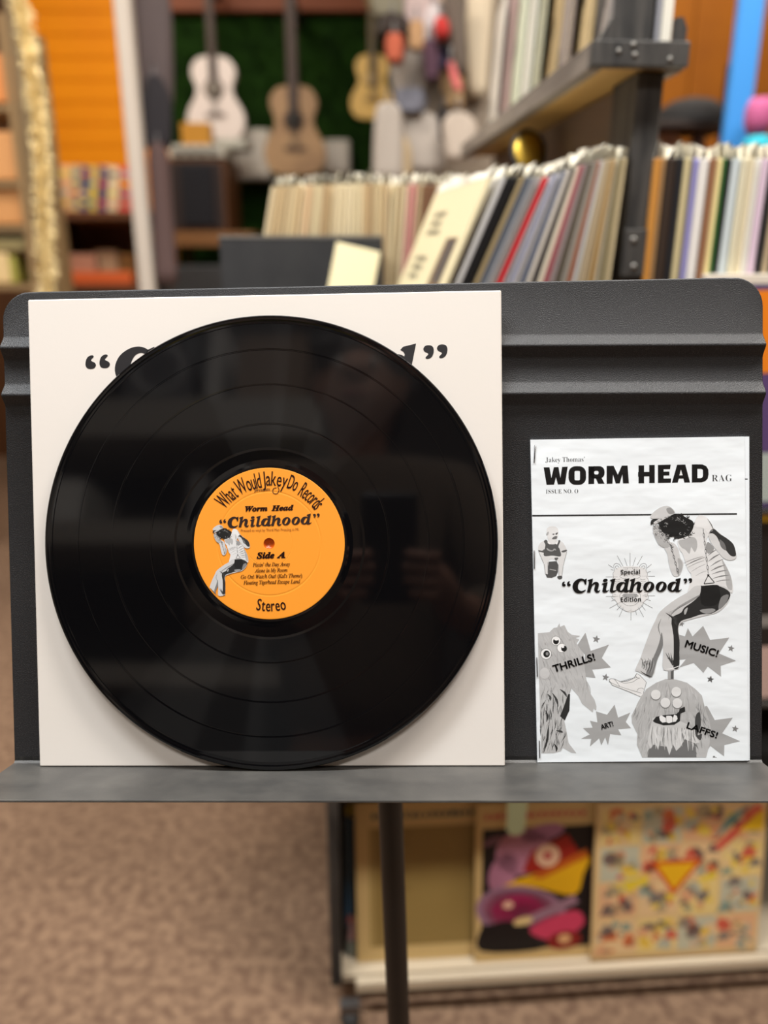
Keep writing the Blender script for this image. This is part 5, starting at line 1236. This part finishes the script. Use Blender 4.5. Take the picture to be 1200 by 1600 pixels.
for i, (x0, y0, x1, y1, c, lab) in enumerate([(1186, 150, 1230, 205, (176, 84, 130), 'magenta cushion past the blue post'), (1184, 208, 1230, 238, (40, 176, 196), 'teal cushion below the magenta cushion')]):
    k = mpp(y1, 2.3); a = at((x0 + x1) / 2, y1, 2.3)
    m = MB(); w, h = (x1 - x0) * k, (y1 - y0) * k
    m.smooth = True; m.lathe([(0.0001, 0), (w * .35, 0.002), (w * .5, h * .3), (w * .5, h * .7), (w * .35, h * .98), (0.0001, h)], 24)
    o = m.build('cushion', flat(c, .8)); o.matrix_world = Matrix.Translation((a.x, 2.4, a.z + (0.001 if i == 1 else 0.004))); tag(o, lab, 'cushion', 'cushions at the right edge')
    if i == 1:
        sk = empty('cushion_stand', (a.x, 2.4, 0), 'small brown stand under the teal cushion', 'stand')
        block('top_board', (-0.06, -0.1, a.z - 0.02), (0.16, 0.12, a.z), M_WOODBROWN, sk); block('pedestal', (0.02, -0.03, 0), (0.08, 0.03, a.z - 0.0202), M_WOODBROWN, sk)
# ------------------------------------------------------------------ behind the camera (seen mirrored in the record): shelving, photographer, phone
bs = empty('back_shelving', (-0.72, -1.25, 0), 'tall grey shelving with boxes behind the photographer', 'shelving')
M_GB = mat('grey_board', (150, 142, 132), 0.6)
for z0, z1 in ((1.915, 2.045), (1.57, 1.645), (1.16, 1.22), (0.70, 0.76), (0.10, 0.16)):
    block('shelf_board', (-0.62, -0.40, z0), (0.50, 0.0, z1), M_GB, bs, 0.003)
for x in (-0.645, 0.5005): block('upright', (x, -0.40, 0), (x + 0.0245, 0.0, 2.5), M_GB, bs, 0.003)
block('back_board', (-0.6195, -0.42, 0), (0.5, -0.4005, 2.5), mat('dark_back', (40, 38, 38), .8), bs)
for x0, x1, z0, z1, c, lab, nm, ct in ((-0.25, -0.02, 2.046, 2.27, (88, 86, 88), 'dark grey loudspeaker with pale cone on the top shelf behind the photographer', 'loudspeaker', 'speaker'), (-0.50, -0.30, 2.046, 2.24, (60, 58, 58), 'charcoal box beside the loudspeaker on the top shelf behind the photographer', 'storage_box', 'box'), (0.02, 0.07, 2.046, 2.30, (176, 170, 164), 'narrow pale box right of the loudspeaker on the top shelf behind the photographer', 'storage_box', 'box'), (0.12, 0.34, 2.046, 2.26, (120, 92, 66), 'brown crate on the top shelf behind the photographer', 'wooden_crate', 'crate'), (-0.45, -0.33, 1.646, 1.77, (206, 202, 196), 'white box on the second shelf behind the photographer', 'storage_box', 'box'), (0.0, 0.06, 1.646, 1.79, (140, 136, 132), 'grey file box on the second shelf behind the photographer', 'storage_box', 'box'), (0.16, 0.34, 1.646, 1.78, (170, 150, 40), 'olive yellow box on the second shelf behind the photographer', 'storage_box', 'box')):
    e = empty(nm, (-0.72 + (x0 + x1) / 2, -1.27, z0 + 0.0005), lab, ct)
    w = (x1 - x0) / 2; block('cabinet' if nm == 'loudspeaker' else 'carton_body', (-w, -0.3, 0), (w, 0, z1 - z0), flat(c, .6), e, 0.004)
    if nm == 'loudspeaker':
        MB().lathe([(0.0001, -0.02), (0.03, -0.02), (0.08, 0.004), (0.09, 0.004), (0.09, 0.0)], 28, Matrix.Translation((0, 0.0005, 0.11)) @ Matrix.Rotation(-pi / 2, 4, 'X')).build('speaker_cone', flat((170, 168, 166), .6), e)
    else: block('lid', (-w - 0.001, -0.302, z1 - z0 + 0.0003), (w + 0.001, 0.002, z1 - z0 + 0.012), flat(tuple(min(255, v + 14) for v in c), .6), e, 0.002)

phone = empty('phone', CAM @ Matrix.Translation((-0.028, -0.132, 0.008)), 'black phone held upright behind the lens that takes the picture', 'phone')
block('phone_body', (-0.038, 0.0, -0.0035), (0.038, 0.147, 0.0035), mat('phone_black', (18, 18, 20), 0.3), phone, 0.003)
block('screen', (-0.035, 0.003, 0.0036), (0.035, 0.144, 0.0040), mat('screen_glass', (30, 30, 34), 0.15), phone)
block('camera_bump', (-0.013, 0.100, -0.0048), (0.018, 0.128, -0.0036), mat('phone_black', (18, 18, 20), 0.3), phone, 0.0005)

def skin(name, joints, bones, m, parent=None, sub=2, **kw):
    me = bpy.data.meshes.new(name); keys = list(joints)
    me.from_pydata([joints[k][0] for k in keys], [(keys.index(a), keys.index(b)) for a, b in bones], [])
    o = bpy.data.objects.new(name, me); COL.objects.link(o); me.materials.append(m)
    o.modifiers.new('skin', 'SKIN').use_smooth_shade = True
    for i, k in enumerate(keys):
        r_ = joints[k][1]; me.skin_vertices[0].data[i].radius = (r_, r_) if not isinstance(r_, tuple) else r_
    me.skin_vertices[0].data[0].use_root = True
    o.modifiers.new('sub', 'SUBSURF').levels = sub; o.modifiers['sub'].render_levels = sub
    if parent: o.parent = parent; o.matrix_parent_inverse = Matrix.Translation(-frame(parent).translation)
    tag(o, **kw); return o
def cw(x, y, z): return tuple(CAM @ Vector((x, y, z)))
PXc, PYc = -0.11, -0.56
J = {'pelvis': ((PXc, PYc, 0.96), .10), 'waist': ((PXc, PYc + .02, 1.12), .10), 'chest': ((PXc, PYc + .05, 1.36), (.13, .10)), 'neck': ((PXc - .01, PYc + .07, 1.555), .052), 'jaw': ((PXc - .01, PYc + .115, 1.625), .066), 'skull': ((PXc - .01, PYc + .10, 1.715), .088), 'crown': ((PXc - .01, PYc + .09, 1.765), .066), 'nose': ((PXc - .01, PYc + .205, 1.685), .013)}
B = [('pelvis', 'waist'), ('waist', 'chest'), ('chest', 'neck'), ('neck', 'jaw'), ('jaw', 'skull'), ('skull', 'crown'), ('skull', 'nose')]
for sg_, s_ in ((-1, 'l'), (1, 'r')):
    J['ear' + s_] = ((PXc - .01 + sg_ * .094, PYc + .09, 1.69), .018); B.append(('skull', 'ear' + s_))
    J['sh' + s_] = ((PXc + sg_ * .185, PYc + .05, 1.475), .062); J['el' + s_] = ((PXc + .03 + sg_ * .27, PYc + .20, 1.20), .045)
    wr = cw(-0.028 + sg_ * 0.085, -0.150, 0.075); J['wr' + s_] = (wr, .028)
    B += [('chest', 'sh' + s_), ('sh' + s_, 'el' + s_), ('el' + s_, 'wr' + s_)]
    J['pa' + s_] = (cw(-0.028 + sg_ * 0.066, -0.105, 0.034), .024); B.append(('wr' + s_, 'pa' + s_))
    for f_ in range(4):
        y = -0.070 - 0.017 * f_; ln = (1.0, 1.12, 1.05, .82)[f_]
        a, b, c = (cw(-0.028 + sg_ * 0.058, y, 0.016), cw(-0.028 + sg_ * 0.050, y + .002, -0.006), cw(-0.028 + sg_ * (0.050 - 0.030 * ln), y + .006, -0.0055))
        for q, (p, r_) in enumerate(((a, .0088), (b, .008), (c, .0070))): J['f%d%d%s' % (f_, q, s_)] = (p, r_)
        B += [('pa' + s_, 'f%d0%s' % (f_, s_)), ('f%d0%s' % (f_, s_), 'f%d1%s' % (f_, s_)), ('f%d1%s' % (f_, s_), 'f%d2%s' % (f_, s_))]
    for q, (p, r_) in enumerate(((cw(-0.028 + sg_ * 0.055, -0.088, 0.038), .011), (cw(-0.028 + sg_ * 0.040, -0.070, 0.026), .0095), (cw(-0.028 + sg_ * 0.020, -0.062, 0.022), .0085))):
        J['t%d%s' % (q, s_)] = (p, r_)
    B += [('pa' + s_, 't0' + s_), ('t0' + s_, 't1' + s_), ('t1' + s_, 't2' + s_)]
    J['hip' + s_] = ((PXc + sg_ * .095, PYc, 0.90), .075); J['kn' + s_] = ((PXc + sg_ * .11, PYc + .03, 0.50), .060); J['an' + s_] = ((PXc + sg_ * .12, PYc - .02, 0.09), .040); J['to' + s_] = ((PXc + sg_ * .14, PYc + .13, 0.035), .030)
    B += [('pelvis', 'hip' + s_), ('hip' + s_, 'kn' + s_), ('kn' + s_, 'an' + s_), ('an' + s_, 'to' + s_)]
person = empty('person', (PXc, PYc, 0), 'person in a brown jacket taking the picture with a phone, mirrored in the record', 'person')
M_SKIN = mat('skin', (150, 108, 88), 0.55)
skin('body', J, B, M_SKIN, person)
M_JKT = mat('brown_jacket', (92, 76, 60), 0.85, noise=(60, (76, 62, 48), .3, .7))
JJ = {'waist': ((PXc, PYc + .01, 0.98), (.175, .135)), 'mid': ((PXc, PYc + .02, 1.16), (.165, .13)), 'chest': ((PXc, PYc + .05, 1.37), (.185, .14)), 'collar': ((PXc - .005, PYc + .06, 1.515), .078)}
JB = [('waist', 'mid'), ('mid', 'chest'), ('chest', 'collar')]
for sg_, s_ in ((-1, 'l'), (1, 'r')):
    JJ['sh' + s_] = ((PXc + sg_ * .19, PYc + .05, 1.475), .082); JJ['el' + s_] = ((PXc + .03 + sg_ * .275, PYc + .20, 1.20), .066)
    w_ = Vector(J['wr' + s_][0]); e_ = Vector(JJ['el' + s_][0]); JJ['cu' + s_] = (tuple(e_ + (w_ - e_) * .86), .044)
    JB += [('chest', 'sh' + s_), ('sh' + s_, 'el' + s_), ('el' + s_, 'cu' + s_)]
skin('jacket', JJ, JB, M_JKT, person, label='brown jacket')
TJ = {'seat': ((PXc, PYc, 0.95), (.15, .125))}; TB = []
for sg_, s_ in ((-1, 'l'), (1, 'r')):
    TJ['hip' + s_] = ((PXc + sg_ * .095, PYc, 0.87), .112); TJ['kn' + s_] = ((PXc + sg_ * .11, PYc + .03, 0.50), .080); TJ['an' + s_] = ((PXc + sg_ * .12, PYc - .015, 0.11), .066)
    TB += [('seat', 'hip' + s_), ('hip' + s_, 'kn' + s_), ('kn' + s_, 'an' + s_)]
skin('trousers', TJ, TB, mat('dark_trousers', (40, 42, 52), .85), person, label='dark trousers')
HJ = {'back': ((PXc - .01, PYc + .05, 1.70), .098), 'top': ((PXc - .01, PYc + .085, 1.775), .090), 'nape': ((PXc - .01, PYc + .03, 1.60), .062), 'fringe': ((PXc - .01, PYc + .165, 1.775), .052)}
skin('hair', HJ, [('back', 'top'), ('back', 'nape'), ('top', 'fringe')], mat('dark_hair', (36, 26, 20), .7), person, label='dark hair')
for sg_, s_ in ((-1, 'l'), (1, 'r')):
    skin('shoe', {'h': ((PXc + sg_ * .12, PYc - .03, 0.05), .048), 'm': ((PXc + sg_ * .13, PYc + .06, 0.045), .045), 't': ((PXc + sg_ * .142, PYc + .15, 0.040), .038)}, [('h', 'm'), ('m', 't')], M_RUBBER, person)
    ey = MB(); ey.lathe([(0.0001, 0.011), (0.006, 0.0095), (0.0105, 0.004), (0.011, 0)], 14, Matrix.Translation((-.01 + sg_ * .034, .180, 1.705)) @ Matrix.Rotation(-pi / 2, 4, 'X')); ey = ey.build('eye', mat('eye_white', (226, 220, 214), .3), person)
    MB().lathe([(0.0001, 0.0125), (0.004, 0.0118), (0.0045, 0.009)], 12, Matrix.Translation((-.01 + sg_ * .034, .180, 1.705)) @ Matrix.Rotation(-pi / 2, 4, 'X')).build('pupil', M_RUBBER, ey)
MB().box((-.034, .168, 1.640), (.014, .182, 1.648), None, 0.003).build('mouth', mat('lips', (160, 92, 84), .5), person)
